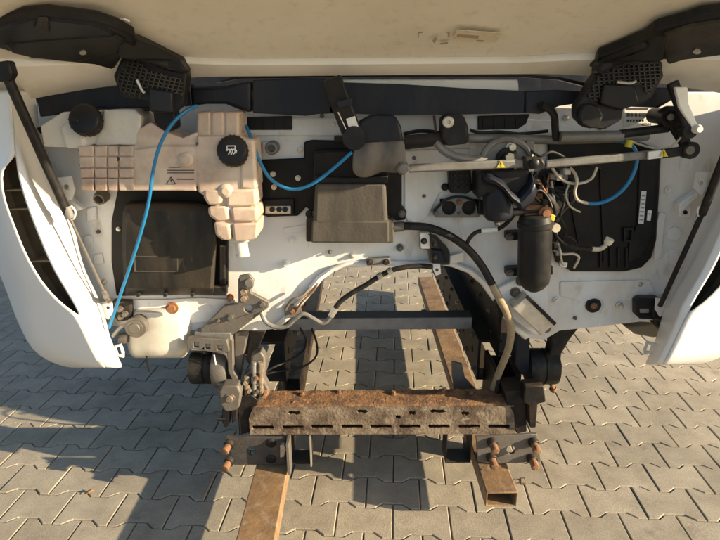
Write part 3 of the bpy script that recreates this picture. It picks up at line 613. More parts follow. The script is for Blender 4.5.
tri = [(171, 177), (166.5, 184), (175.5, 184)]; b = MB()
for i in range(3): b.tube([P(*tri[i], YK + .001), P(*tri[i - 1], YK + .001)], .0011, 5, 1)
b.rect(170.6, 179.3, 171.4, 182, YK + .0005, .002); b.build('warning_mark', 'print', tko)

# ---------------------------------------------------------------- black boxes on the bulkhead
bl = MB().poly([(118, 186), (228, 184), (228, 288), (217, 295), (116, 296), (111, 262), (111, 222)], YB - .014, .012).build('filter_box', 'recess', cab, .004)
b = MB(); rows = []
for y, xa, xb, Yc in ((202, 130, 196, YB - .03), (206, 125, 212, YB - .075), (212, 123, 216, YB - .095), (250, 122, 216, YB - .105), (288, 124, 214, YB - .10), (294, 125, 213, YB - .07), (295, 126, 212, YB - .015)):
    rows.append([P(xa, y, YB - .012), P(xa + 1, y, Yc + .012), P(xa + 4, y, Yc), P((xa + xb) / 2, y - 1, Yc - .004), P(xb - 4, y, Yc), P(xb - 1, y, Yc + .012), P(xb, y, YB - .012)])
b.grid(rows); lid = b.build('box_cover', 'dustblack', bl, solid=.003)
MB().poly([(134, 256), (178, 256), (178, 272), (134, 272)], YB - .1085, .004, [[(135, 257), (177, 257), (177, 271), (135, 271)]]).build('moulded_frame', 'grey_dust', lid)
MB().rect(141, 245, 160, 245.6, YB - .109, .003).build('scratch', 'grey_dust', lid)
b = MB(); b.rect(219, 246, 225, 285, YB - .03, .02); b.build('side_rib', 'dustblack', bl, .003)
MB().rect(212, 287, 226, 296, YB - .04, .03).build('clip', 'dustblack', bl, .004)
b = MB(); b.bolt(P(118.5, 229, YB - .014), .005); b.build('screw', 'bright', bl)
for x in (136, 163, 190): MB().rect(x, 293, x + 3.5, 297, YB - .09, .02).build('clip', 'black', bl, .002)
# centre: backing plate with connector, box with dusty face
bp = MB().poly([(258, 160), (304, 158), (304, 142), (312, 140), (350, 141), (392, 150), (402, 172), (402, 205), (407, 212), (405, 220), (396, 221), (386, 214), (320, 208), (311, 212), (306, 207), (298, 216), (266, 217), (259, 210)], YB - .014, .012).build('mounting_plate', 'recess', cab, .004)
b = MB(); b.bolt(P(402, 214, YB - .014), .008); b.build('bolt', 'steel', bp); b = MB(); b.bolt(P(309, 214, YB - .014), .008); b.build('bolt', 'dustblack', bp)
cn = MB().poly([(263, 200), (294, 199), (294, 216), (263, 216)], YB - .03, .02).build('connector', 'black', bp, .003)
b = MB(); b.rect(265, 206, 291, 214, YB - .036, .01); b.build('connector_face', 'bright', cn, .002)
for x in (272, 279, 285): b = MB(); b.revolve(P(x, 209.5, YB - .034), P(x, 209.5, YB - .045), [(0, .009), (1, .008)], 10); b.build('terminal', 'black', cn)
for x, y in ((273, 174), (274, 187), (298, 178)): b = MB(); b.bolt(P(x, y, YB - .016), .006, .012); b.build('bolt', 'bright', bp)
bx_ = MB().poly([(313, 152), (348, 150), (388, 156), (390, 180), (313, 181)], YB - .075, .065).build('control_box', 'recess', cab, .006)
MB().poly([(315, 184), (386, 184), (388, 222), (389, 242), (312, 242), (313, 222)], YB - .115, .10).build('box_front', 'grey_dust', bx_, .010, 3)
MB().poly([(306, 219), (316, 218), (316, 242), (306, 242)], YB - .06, .045).build('box_foot', 'dustblack', bx_, .004); MB().poly([(386, 219), (394, 220), (394, 243), (386, 243)], YB - .06, .045).build('box_foot', 'grey_dust', bx_, .004)
MB().poly([(313, 177), (350, 178), (388, 176), (388, 184), (313, 184)], YB - .10, .085).build('box_seam', 'black', bx_, .004)
MB().poly([(312, 221), (389, 221), (389, 243), (311, 243)], YB - .119, .05).build('box_skirt', 'grey_dust', bx_, .005)
MB().poly([(334, 136), (352, 136), (352, 143), (334, 143)], YB - .03, .025).build('box_lug', 'dustblack', bx_, .003)

# ---------------------------------------------------------------- wiper linkage
YW = 1.60
wl_ = MB().tube([P(404, 142, YW), P(450, 138, YW)], .019, 14, 1).build('wiper_linkage', 'black', cab)
MB().poly([(442, 118), (450, 114), (464, 115), (469, 128), (468, 144), (446, 146), (441, 138)], YW - .03, .06).build('linkage_mount', 'black', wl_, .008)
q = P(448, 122, YW - .03); MB().revolve(q, q + Vector((0, -.008, 0)), [(0, .016), (.7, .016), (1, .013), (1, .006), (.4, .005)]).build('washer', 'bright', wl_)
MB().tube([P(468, 138, YW + .02), P(560, 140, YW + .02), P(598, 139, YW + .01), P(648, 136, YW)], .013, 12, 1).build('linkage_tube', 'alu', wl_)
MB().tube([P(560, 137, YW - .005), P(622, 136, YW - .008)], .0165, 12, 1).build('tube_sleeve', 'alu', wl_)
MB().tube([P(620, 134, YW - .01), P(668, 128, YW - .01)], .0125, 12, 1).build('tube_end', 'rubber', wl_)
MB().ptube([(436, 142, YW - .01), (446, 152, YW - .015), (462, 158, YW - .02), (486, 160, YW - .01)], .012, 10).build('linkage_crank', 'alu', wl_)
# long drive rods with warning triangles
def rod(a, c, nm='drive_rod'):
    r = MB().bar(P(*a), P(*c), .024, .012).build(nm, 'alu', wl_, .005); return r
r1 = rod((408, 168.5, 1.555), (527, 163, 1.555)); r2 = rod((545, 164.5, 1.55), (662, 153.5, 1.56))
b = MB(); q = P(403, 168, 1.555); b.revolve(q + Vector((0, .02, 0)), q + Vector((0, -.02, 0)), [(0, .018), (.8, .018), (1, .012)]); b.build('ball_joint', 'alu', r1)
b = MB(); b.poly([(524, 157), (543, 158), (546, 164), (543, 170), (524, 169)], 1.54, .03); b.build('joint_cup', 'rubber', r1, .006)
q = P(534, 163.5, 1.54); MB().revolve(q, q + Vector((0, -.012, 0)), [(0, .013), (.6, .013), (1, .006)]).build('joint_cap', 'black', r1)
MB().bar(P(648, 155.5, 1.545), P(662, 153.8, 1.545), .021, .008).build('rod_label', 'sticker', r2)
def warn(x, y, Y, par):
    t = MB().poly([(x, y - 4.2), (x + 4.2, y + 3.6), (x - 4.2, y + 3.6)], Y, .002).build('warning_triangle', 'yellow', par)
    b = MB(); b.rect(x - .5, y - 1.6, x + .5, y + 1.4, Y - .0008, .002); b.rect(x - .5, y + 2, x + .5, y + 2.9, Y - .0008, .002); b.build('mark', 'print', t)
warn(501, 164, 1.547, r1); warn(664, 153, 1.538, r2)
b = MB(); b.bar(P(660, 154, 1.56), P(690, 150, 1.56), .026, .016); q = P(689, 150, 1.56); b.cyl(q + Vector((0, .02, 0)), q + Vector((0, -.016, 0)), .024); b.build('crank_end', 'rubber', r2, .004)
q = P(689, 150, 1.543); MB().cyl(q, q + Vector((0, -.008, 0)), .012).build('crank_bolt', 'steel', r2)
MB().bar(P(671, 120, 1.575), P(689, 150, 1.575), .030, .016, (1, 0, 0)).build('crank_arm', 'rubber', wl_, .004)
q = P(670, 117, 1.58); b = MB(); b.revolve(q + Vector((0, .09, 0)), q + Vector((0, -.03, 0)), [(0, .022), (.55, .022), (.6, .030), (.85, .030), (.86, .019), (1, .019)]); b.build('spindle', 'black', wl_)
q = P(670, 117, 1.548); MB().cyl(q, q + Vector((0, -.006, 0)), .009).build('spindle_nut', 'steel', wl_)
wb = MB().bar(P(672, 82, 1.54), P(690, 132, 1.52), .030, .018, (1, 0, 0)).build('wiper_arm', 'black', cab, .005)
MB().poly([(675, 87), (688, 87), (689, 104), (697, 122), (700, 130), (694, 133), (690, 124), (680, 108)], 1.51, .012).build('arm_plate', 'flap_rim', wb, .003)
q = P(697, 129, 1.505); MB().revolve(q + Vector((0, .03, 0)), q + Vector((0, -.015, 0)), [(0, .012), (.8, .012), (1, .008)]).build('arm_pin', 'sticker', wb)
b = MB(); q = P(690, 131, 1.515); b.cyl(q + Vector((0, .03, 0)), q + Vector((0, -.004, 0)), .020); b.build('arm_hub', 'black', wb)
# motor with half-round plate
mo = MB(); c = (507, 165)
pl = [(c[0] + 27 * math.cos(a), c[1] - 27 * math.sin(a)) for a in [math.pi * k / 16 for k in range(17)]] + [(480, 172), (534, 172)]
mo.poly([(534, 172)] + pl[:17] + [(480, 172)], 1.60, .012); motor = mo.build('wiper_motor', 'alu', cab, .003)
mo = MB(); mo.tube([P(c[0] + 26 * math.cos(math.pi * k / 14), c[1] - 26 * math.sin(math.pi * k / 14), 1.594) for k in range(15)], .009, 8, 2); mo.build('plate_rim', 'alu', motor)
for x, y in ((511, 147), (514, 171)): b = MB(); b.bolt(P(x, y, 1.60), .010, .018); b.build('bolt', 'bright', motor)
q = P(507, 159, 1.60); MB().revolve(q, q + Vector((0, -.03, 0)), [(0, .034), (.4, .032), (.41, .022), (1, .018)]).build('drive_hub', 'black', motor)
q = P(509, 157, 1.57); MB().cyl(q, q + Vector((0, -.012, 0)), .013, n=6).build('drive_nut', 'alu', motor)
b = MB(); b.poly([(478, 172), (530, 168), (532, 184), (524, 200), (518, 205), (505, 196), (488, 194), (478, 200)], 1.575, .09); b.build('gearbox', 'black', motor, .010, 3)
b = MB(); b.revolve(P(497, 188, 1.615), P(499, 221, 1.605), [(0, .042), (.15, .044), (.8, .044), (.93, .036), (1, .02)], 24); b.build('motor_can', 'trim', motor)
b = MB(); rows = [[P(x + s * 1.2, y + s * (2.4 + k * .25), 1.545 + .012 * (s - 3) ** 2 / 3) for s in range(6)] for k, (x, y) in enumerate(((481, 172), (490, 172), (500, 178), (509, 188), (517, 193), (527, 182), (531, 172)))]
b.grid(rows); b.build('motor_shroud', 'trim', motor, solid=.005)
b = MB(); q = P(497, 222, 1.6); b.bolt(q, .007, .01, (0, -.5, -1)); b.build('bolt', 'steel', motor)
MB().poly([(479, 200), (486, 202), (485, 216), (478, 214)], YB - .04, .03).build('motor_foot', 'black', motor, .004)
MB().poly([(526, 140), (534, 140), (535, 158), (529, 156)], 1.605, .008).build('plate_ear', 'alu', motor, .002)
# connector block and two-hole flange
cb = MB().poly([(449, 170), (471, 168), (472, 191), (467, 194), (450, 193)], YB - .05, .045).build('connector_block', 'black', cab, .005)
for i in range(3):
    for j in range(3): q = P(454.5 + i * 6, 175 + j * 6, YB - .05); MB().revolve(q, q + Vector((0, -.006, 0)), [(0, .006), (1, .005)], 8).build('pin', 'dustblack', cb)
for x in (445, 473): q = P(x, 187, YB - .01); MB().bolt(q, .008, .01).build('screw', 'black', cb)
fl = MB().poly([(432, 212), (438, 206), (446, 199), (456, 196.5), (468, 198), (480, 207), (483, 213), (478, 217.5), (436, 217.5)], YB - .022, .020, [circ(449, 208, 7.2, 18), circ(469, 208, 7.2, 18)]).build('pipe_flange', 'alu', cab, .003)
MB().rect(440, 199, 478, 216, YB - .006, .004).build('flange_bore', 'recess', fl)
for x, y in ((436, 213), (459, 202), (480, 212), (459, 213.5)): MB().bolt(P(x, y, YB - .022), .0065 if y < 213.2 else .004, .009).build('bolt', 'orange' if x == 459 and y < 205 else 'steel', fl)
b = MB(); b.ptube([(434, 211, YB - .024), (446, 200, YB - .03), (457, 197, YB - .03), (470, 199, YB - .03), (480, 208, YB - .024)], .004); b.build('gasket_lip', 'black', fl)

# ---------------------------------------------------------------- hoses and brackets, centre right
h = MB().ptube([(394, 227, 1.655), (410, 226, 1.65), (430, 228, 1.645), (450, 236, 1.64), (468, 249, 1.635), (482, 266, 1.63), (492, 284, 1.62)], .0125, 12).build('drain_hose', 'rubber', cab)
MB().ptube([(492, 284, 1.62), (500, 300, 1.62), (508, 316, 1.63), (511, 332, 1.65), (508, 350, 1.68), (500, 370, 1.72), (493, 390, 1.75)], .0128, 12).build('hose_end', 'clearhose', h)
MB().tube([P(394, 227, 1.655), P(404, 226.3, 1.652)], .0155, 12, 1).build('hose_clamp', 'steel', h)
h = MB().ptube([(466, 250, 1.64), (468, 241, 1.64), (475, 233, 1.64), (486, 230, 1.645), (498, 229, 1.645), (508, 222, 1.64), (516, 212, 1.63), (524, 206, 1.62), (546, 206, 1.62)], .0065, 9).build('cable', 'rubber', cab)
MB().tube([P(481, 230.4, 1.644), P(497, 229.2, 1.644)], .0085, 9, 1).build('cable_label', 'sticker', h)
br = MB().poly([(420, 233), (431, 232), (433, 240), (446, 246), (450, 252), (450, 265), (436, 266), (430, 262), (428, 250), (420, 249)], YB - .03, .025).build('sensor_bracket', 'steel', cab, .003)
MB().poly([(420, 233), (430, 233), (430, 249), (421, 249)], YB - .045, .02).build('sensor', 'flap_rim', br, .003)
MB().poly([(428, 234), (436, 235), (448, 248), (450, 262), (446, 263), (442, 250)], YB - .06, .006).build('bracket_fin', 'black', br, .002)
MB().poly([(432, 250), (450, 252), (449, 264), (433, 264)], YB - .055, .035).build('sensor_body', 'trim', br, .003)
MB().poly([(450, 256), (464, 252), (464, 262), (450, 264)], YB - .018, .012).build('bracket_leaf', 'flap_rim', br, .002)
for x, y in ((435, 244), (435, 257), (424, 241)): MB().bolt(P(x, y, YB - .058 if x > 430 else YB - .046), .007, .01).build('bolt', 'black', br)
MB().poly([(433, 262), (440, 262), (441, 274), (436, 276), (433, 270)], YB - .04, .006, [circ(437, 270, 1.8, 8)]).build('hanging_tab', 'sticker', br, .001)
b = MB(); b.poly([(366, 260), (390, 258), (391, 264), (367, 266)], YB - .03, .025); sb = b.build('slide_bracket', 'alu', cab, .003)
for x in (370, 386): MB().bolt(P(x, 262, YB - .03), .007, .012).build('bolt', 'dustblack', sb)
# zigzag pipe and hose in front of the tunnel
pp = MB().ptube([(261, 312, 1.655), (266, 322, 1.65), (276, 327, 1.65), (287, 326, 1.65), (296, 318, 1.65), (304, 314, 1.65), (314, 319, 1.65), (322, 323, 1.65), (328, 320, 1.65), (334, 311, 1.65)], .0075, 9).build('bent_pipe', 'alu', cab)
MB().ptube([(333, 312, 1.65), (340, 302, 1.65), (352, 293, 1.65), (366, 285, 1.65), (380, 276, 1.65), (396, 269, 1.65), (418, 266, 1.655), (432, 267, 1.66)], .0085, 9).build('pipe_hose', 'rubber', pp)
for a in ((378, 277), (388, 272)): MB().tube([P(a[0], a[1], 1.65), P(a[0] + 4, a[1] - 2.2, 1.65)], .0115, 10, 1).build('ferrule', 'alu', pp)
MB().tube([P(331, 316, 1.65), P(336, 308, 1.65)], .0105, 10, 1).build('ferrule', 'bright', pp)
MB().ptube([(300, 328, 1.82), (306, 340, 1.86), (302, 352, 1.88), (286, 362, 1.86), (272, 368, 1.83), (262, 376, 1.82), (263, 386, 1.83), (276, 395, 1.84), (298, 398, 1.85)], .0042, 8).build('loose_cable', 'rubber', cab)
MB().ptube([(312, 329, 1.9), (317, 345, 1.92), (315, 358, 1.92), (300, 368, 1.9), (280, 371, 1.87), (266, 374, 1.85)], .0042, 8).build('loose_cable', 'rubber', cab)
# tunnel side members under the floor and the bar between them
b = MB(); b.box((0.485, 1.72, 0.20), (0.50, 1.92, 0.47)); b.box((0.56, 1.74, 0.22), (0.58, 1.93, 0.46)); b.box((0.5005, 1.90, 0.22), (0.559, 1.915, 0.45)); b.build('hinge_box', 'dark_steel', cab, .003)
for xi, sg in ((0.515, 1), (-0.405, -1)):
    b = MB(); x2 = xi + sg * .012; b.box((min(xi, x2), 1.86, 0.475), (max(xi, x2), 3.4, 0.975)); x3 = xi + sg * .13; b.box((min(x2, x3), 1.86, 0.475), (max(x2, x3), 3.4, 0.487)); r = b.build('tunnel_side', 'dark_steel', cab, .003)
    for k in range(8):
        for zz in (.52, .60, .68): MB().bolt((xi, 1.96 + k * .17 + (.05 if zz == .60 else 0), zz), .009, .012, (-sg, 0, 0)).build('bolt', 'steel' if k % 2 else 'rust_pale', r)
q0, q1 = P(265, 331, 2.0), P(478, 331, 2.0); zc = P(370, 318, 2.0).z
b = MB(); b.box((-0.289, 2.0, q0.z), (0.449, 2.075, zc)); b.build('cross_bar', 'bluegrey', cab, 0.004)
for xi, sg in ((0.45, 1), (-0.29, -1)):
    b = MB(); x2 = xi + sg * .010; y0, y1 = 1.88, 3.6
    hl = [[(xi, yy + .016 * math.cos(a * math.pi / 5), .445 + .016 * math.sin(a * math.pi / 5)) for a in range(10)] for yy in [1.98 + k * .19 for k in range(8)]]
    b.prism([(xi, y0, .36), (xi, y1, .36), (xi, y1, .53), (xi, y0, .53)], (sg * .01, 0, 0), hl)
    x3 = xi + sg * .09; b.box((min(x2, x3), y0, .3605), (max(x2, x3), y1, .369)); b.box((min(x2, x3), y0, .521), (max(x2, x3), y1, .5295)); r = b.build('frame_rail', 'dark_steel', cab, .0015)
    for k in range(9):
        for zz in (.385, .505): MB().bolt((xi, 1.93 + k * .17 + (.06 if zz > .45 else 0), zz), .008, .011, (-sg, 0, 0)).build('bolt', ('steel', 'rust_pale', 'bright')[k % 3], r)
# torn bits at the left of the tunnel
b = MB(); b.poly([(284, 308), (300, 305), (301, 316), (285, 319)], 1.68, .03); q = b.build('pipe_clamp', 'alu', cab, .003); MB().bolt(P(293, 311, 1.68), .008, .01).build('bolt', 'rust', q)
MB().poly([(300, 290), (312, 280), (322, 274), (318, 284), (308, 296), (303, 306), (297, 306)], 1.735, .05).build('torn_insulation', 'slot', cab, .003)

# ---------------------------------------------------------------- drier bottle and aluminium block
b = MB(); b.revolve(P(535.5, 214, 1.60), P(533.5, 291, 1.60), [(0, .030), (.02, .046), (.09, .050), (.10, .0535), (.15, .0535), (.17, .050), (.78, .050), (.88, .046), (.96, .030), (1, .014)], 28)
dr = b.build('drier_bottle', 'black', cab)
for y in (233, 269):
    w_ = MB().poly([(507, y), (524, y - 1), (524, y + 7), (507, y + 8)], 1.655, .04).build('bottle_bracket', 'black', dr, .004); MB().bolt(P(510, y + 4, 1.655), .008, .01).build('bolt', 'steel', w_)
b = MB(); b.poly([(549, 266), (553, 266), (553, 275), (549, 275)], 1.62, .03); b.build('bottle_bracket', 'black', dr, .003)
q = P(546, 213, 1.58); f_ = MB().revolve(q + Vector((0, .04, 0)), q + Vector((0, -.01, 0)), [(0, .02), (.8, .02), (.82, .012), (1, .012)]).build('port_fitting', 'orange', dr)
MB().tube([P(500, 213, 1.60), P(544, 210, 1.60)], .012, 10, 1).build('port_pipe', 'rubber', dr); MB().rect(524, 205, 548, 217, 1.59, .05).build('port_head', 'rust', dr, .008)
MB().poly([(551, 214), (556, 216), (554, 222), (550, 220)], 1.57, .01).build('yellow_tag', 'yellow', dr, .002)
q = P(556, 228, 1.58); MB().cyl(q + Vector((0, .03, 0)), q + Vector((0, -.004, 0)), .013).build('side_fitting', 'cablewhite', dr)
wp = MB().poly([(496, 290), (516, 279), (548, 284), (548, 326), (536, 336), (512, 318), (496, 300)], YB - .022, .018).build('corner_plate', 'white', cab, .004)
a, c = P(518, 299, 1.64), P(546, 326, 1.64)
bk = MB().bar(a, c, .062, .055, (1, 0, 1)).build('aluminium_block', 'bright', wp, .004)
b = MB(); b.bar(a + Vector((.018, -.030, .020)), c + Vector((.018, -.030, .020)), .012, .006, (1, 0, 1)); b.build('block_flange', 'black', bk, .001)
for x, y in ((521, 281), (515, 292), (517, 307), (546, 328)): MB().bolt(P(x, y, YB - .022), .012 if y != 307 else .008, .012).build('bolt', 'steel' if y != 307 else 'bright', wp)
b = MB(); b.poly(circ(500, 305, 5, 12), YB - .04, .03); b.poly(circ(502, 312, 5, 12), YB - .04, .03); b.build('hose_clip', 'rubber', cab, .004)
# ---------------------------------------------------------------- right recess cover, wires
rc = MB().poly([(548, 140), (640, 142), (662, 150), (660, 190), (657, 240), (652, 258), (642, 268), (625, 272), (572, 272), (556, 262), (550, 240)], YB - .013, .011).build('recess_cover', 'recess', cab, .005)
for a, c_ in (((600, 168), (604, 262)), ((566, 176), (582, 262))): MB().bar(P(*a, YB - .016), P(*c_, YB - .016), .004, .008, (1, 0, 0)).build('cover_rib', 'black', rc)
for x in (600, 610, 618, 626): MB().rect(x, 248, x + 2, 268, YB - .022, .012).build('cover_rib', 'black', rc, .001)
MB().poly([(640, 150), (656, 150), (652, 235), (640, 258), (628, 264), (630, 240), (638, 225)], YB - .022, .012).build('cover_flange', 'black', rc, .004)
MB().poly([(624, 228), (634, 228), (633, 242), (624, 242)], YB - .024, .012, [[(626, 230), (632, 230), (631, 240), (626, 240)]]).build('cover_window', 'black', rc)
MB().poly([(560, 170), (568, 168), (569, 200), (562, 214), (555, 218), (556, 190)], YB - .05, .04).build('metal_strip', 'alu', rc, .003)
s1 = MB().poly([(641.5, 191), (646.5, 191), (643.5, 224), (638.5, 223.5)], YB - .0245, .003).build('sticker', 'sticker', rc)
for k in range(7): MB().poly([(642 - k * .4, 195 + k * 4), (645.6 - k * .4, 195.2 + k * 4), (645.4 - k * .4, 196.6 + k * 4), (641.8 - k * .4, 196.4 + k * 4)], YB - .0255, .002).build('sticker_print', 'bluegrey', s1)
MB().poly([(648, 210), (652, 210.5), (650.5, 221), (647, 220.5)], YB - .0245, .003, [circ(649.4, 214, .8, 6)]).build('sticker', 'sticker', rc)
MB().ptube([(552, 168, 1.60), (560, 178, 1.60), (570, 183, 1.60), (582, 183, 1.60), (592, 178, 1.60), (597, 167, 1.60)], .0042).build('wire', 'cablewhite', cab)
MB().ptube([(570, 168, 1.61), (575, 174, 1.60), (577, 182, 1.59), (575, 192, 1.59), (578, 200, 1.59), (588, 203.5, 1.59)], .0048).build('wire', 'cablewhite', cab)
bh = MB().ptube([(588, 203.5, 1.59), (600, 203, 1.59), (614, 197, 1.59), (626, 186, 1.59), (634, 172, 1.59), (637, 158, 1.59), (633, 147, 1.60), (624, 142, 1.61), (606, 140, 1.63)], .0055, 9).build('blue_hose', 'bluehose', cab)
MB().tube([P(628, 147, 1.59), P(630, 140, 1.59)], .010, 10, 1).build('yellow_clip', 'yellow', bh)
MB().ptube([(630, 141, 1.59), (645, 146, 1.58), (660, 149, 1.57), (672, 146, 1.56), (680, 138, 1.56), (683, 132, 1.56)], .003).build('wire', 'cablewhite', cab)
w2 = MB().ptube([(552, 226, 1.62), (556, 236, 1.61), (566, 245, 1.60), (578, 248, 1.60), (592, 249, 1.60), (600, 249, 1.60), (607, 243, 1.60)], .0062).build('wire_loom', 'rubber', cab)
MB().ptube([(592, 249, 1.598), (600, 249, 1.598), (606, 245, 1.598)], .0075).build('loom_sleeve', 'cablewhite', w2)
q = P(607, 244, 1.60); MB().revolve(q, P(610, 239, 1.595), [(0, .010), (.3, .013), (1, .013)], 12).build('plug', 'buff', w2)
MB().ptube([(554, 250, 1.62), (562, 254, 1.61), (574, 254, 1.61), (579, 258, 1.61), (574, 268, 1.62)], .0038).build('wire', 'cablewhite', cab)
MB().ptube([(556, 232, 1.63), (560, 250, 1.61), (562, 262, 1.61), (566, 266, 1.62)], .0038).build('wire', 'cablewhite', cab)
MB().poly([(560, 262), (568, 263), (567, 268), (560, 267)], 1.615, .012).build('small_plug', 'sticker', w2, .003); MB().rect(556, 250, 562, 256, 1.612, .012).build('small_plug', 'bluegrey', w2, .003)
MB().poly([(544, 172), (556, 168), (566, 182), (574, 178), (576, 186), (562, 196), (556, 206), (545, 210), (538, 200), (540, 184)], 1.64, .05).build('wire_bundle', 'rubber', cab, .010, 3)
for k in range(9):
    x0, y0 = 536 + k * 2.2, 172 + (k * 7) % 20; x1, y1 = 548 + (k * 5) % 26, 186 + (k * 11) % 26
    MB().ptube([(x0, y0, 1.625), ((x0 + x1) / 2 + (k % 3 - 1) * 4, (y0 + y1) / 2 + 4, 1.61), (x1, y1, 1.63)], .0032 + .001 * (k % 3)).build('wire', ('rubber', 'orange', 'cablewhite', 'rubber', 'rubber')[k % 5], cab)
for x, y, m_ in ((560, 178, 'sticker'), (548, 190, 'black'), (540, 196, 'rust'), (553, 177, 'alu'), (568, 172, 'sticker')):
    MB().rect(x - 3, y - 3, x + 3, y + 3, 1.615, .02).build('wire_plug', m_, cab, .003)
MB().ptube([(556, 222, 1.60), (562, 212, 1.61), (572, 202, 1.62), (578, 194, 1.64)], .006).build('wire', 'grey_dust', cab)
MB().ptube([(541, 105, 1.58), (548, 108, 1.585), (554, 115, 1.59), (555, 126, 1.60), (556, 140, 1.61)], .0105, 10).build('cable', 'rubber', cab)
# barcode sticker at the right hinge
bs = MB().poly([(625, 106), (659, 105), (652, 112), (640, 122), (624, 128.5)], YB - .0125, .003).build('barcode_sticker', 'sticker', cab)
b = MB(); b.rect(627, 108, 648, 109.6, YB - .0135, .002)
for k in range(17): b.rect(627 + k * 1.35, 113, 627 + k * 1.35 + (.5 if k % 3 else .9), 116.6, YB - .0135, .002)
for k in range(6): b.rect(627 + k * 3, 119.5, 627 + k * 3 + 1.7, 121.6, YB - .0135, .002)
b.build('barcode_print', 'print', bs)
def text(body, px, py, Y, h, par, m_, rot=0):
    cu = bpy.data.curves.new('t', 'FONT'); cu.body = body; cu.size = h; cu.extrude = .0003
    o = bpy.data.objects.new('t', cu); COL.objects.link(o); dg = bpy.context.evaluated_depsgraph_get()
    me = bpy.data.meshes.new_from_object(o.evaluated_get(dg)); bpy.data.objects.remove(o)
    q = P(px, py, Y); me.transform(Matrix.Translation(q) @ Matrix.Rotation(rot, 4, 'Y') @ Matrix.Rotation(math.pi / 2, 4, 'X'))
    me.materials.clear(); me.materials.append(M[m_]); t = bpy.data.objects.new('lettering', me); COL.objects.link(t); attach(t, par)
text('40204', 641, 126, YB - .0125, .012, bulk, 'print')
# black loop handle and arch liner at the lower right, lower left washer bottle
lh = MB().poly([(636, 301), (640, 298), (660, 298), (664, 306), (664, 322), (656, 320), (640, 319), (636, 315)], 1.66, .03, [[(640, 309), (653, 309), (653, 316), (641, 316)]]).build('tow_loop', 'black', cab, .004)
MB().poly([(625, 327), (664, 324), (667, 336), (652, 338), (636, 335)], 1.76, .14).build('arch_liner', 'slot', cab, .01)
MB().poly([(655, 305), (668, 300), (672, 318), (664, 334), (656, 326)], 1.68, .05).build('arch_edge', 'black', cab, .006)
b = MB()
rows = []
for y, xa, xb, d in ((308, 130, 190, .005), (311, 128, 192, .045), (325, 127, 193, .05), (340, 127, 192, .05), (350, 128, 190, .05), (356, 131, 186, .045), (358, 136, 182, .01)):
    rows.append([P(xa, y, 1.74), P(xa + 1, y, 1.71 - d * .6), P(xa + (xb - xa) * .2, y, 1.70 - d), P(xa + (xb - xa) * .5, y, 1.692 - d), P(xa + (xb - xa) * .8, y, 1.70 - d), P(xb - 1, y, 1.71 - d * .6), P(xb, y, 1.74)])
b.grid(rows); wbt = b.build('washer_bottle', 'tank_pale', cab, solid=.003, subsurf=1)
q = P(136, 328, 1.62); MB().revolve(q + Vector((0, .05, 0)), q + Vector((0, -.016, .004)), [(0, .030), (.5, .034), (.85, .034), (.86, .026), (.93, .026), (.94, .018), (1, .016)], 24).build('bottle_cap', 'steel', wbt)
q = P(172, 308, 1.632); MB().bolt(q, .014, .014).build('bolt', 'orange', wbt)
MB().poly([(112, 301), (130, 302), (131, 320), (118, 322), (113, 316)], 1.66, .03).build('latch_housing', 'dustblack', cab, .004)
MB().ptube([(113, 336, 1.63), (120, 328, 1.62), (128, 324, 1.62)], .006).build('latch_lever', 'alu', cab)
for x, y in ((120, 309), (125, 314), (121, 317)): MB().bolt(P(x, y, 1.655), .007, .012).build('bolt', 'steel', cab)
MB().rect(117, 335, 127, 344, 1.67, .02).build('small_bracket', 'steel', cab, .003)
MB().ptube([(146, 354, 1.66), (148, 366, 1.68), (150, 372, 1.70)], .003).build('hanging_wire', 'rubber', cab)
# left tilt-hinge plate and the clamp below it
YH = YB - .045
hp = MB().poly([(238, 279), (249.5, 279), (251, 293), (269, 302), (268, 308), (238, 331), (233, 335), (200, 334), (201, 329), (211, 319), (224, 306), (238, 304)], YH, .018, [circ(248.5, 309, 4.2, 16)]).build('hinge_plate', 'steel', cab, .003)
MB().poly(circ(248.5, 309, 4.6, 16), YH + .02, .004).build('plate_backing', 'sticker', hp)
for x, y, r in ((231, 317, .009), (263, 304, .009), (244, 291, .010), (244, 298, .010), (219, 320, .005)): MB().bolt(P(x, y, YH), r, .012).build('bolt', 'steel' if r < .01 else 'rust_pale', hp)
MB().poly([(239, 276), (249, 274), (254, 280), (253, 288), (249, 290), (239, 288)], YH - .012, .012).build('plate_tab', 'steel', hp, .003)
q = P(250, 281, YH); MB().cyl(q, q + Vector((0, -.02, 0)), .013).build('plate_stud', 'alu', hp)
MB().poly([(194, 333), (231, 333), (231, 341), (195, 342)], YH - .005, .04).build('clamp_lip', 'alu', hp, .003)
cl = MB().poly([(187, 339), (191, 337), (227, 340), (229, 352), (212, 352), (196, 350), (190, 349), (187, 354)], YH - .03, .016, [[(193.5, 342.5), (198.5, 342.8), (198.5, 348), (193.5, 347.7)], [(205, 344), (210, 344.3), (210, 349.6), (205, 349.3)], [(217, 345), (222, 345.3), (222, 350.6), (217, 350.3)]]).build('clamp_bar', 'steel', hp, .002)
MB().poly([(191, 341), (225, 343), (225, 352), (191, 350)], YH - .008, .006).build('clamp_pad', 'flap_rim', cl)
def bush(x, y, rr, par, Y0):
    q = P(x, y, Y0); b = MB(); a_ = Vector((.055, .0, 0))
    b.revolve(q - a_, q + a_, [(0, rr * .72), (.03, rr * .97), (.12, rr), (.46, rr), (.48, rr * .93), (.52, rr * .93), (.54, rr), (.88, rr), (.97, rr * .97), (1, rr * .72)], 30); return b.build('rubber_bush', 'rubber', par)
bush(207, 367, .060, cab, 1.75)
q = P(222, 368, 1.74); yk = MB().revolve(q - Vector((.028, 0, 0)), q + Vector((.03, 0, 0)), [(0, .05), (.05, .066), (.2, .070), (.8, .070), (.95, .066), (1, .05)], 30).build('hinge_yoke', 'steel', cab)
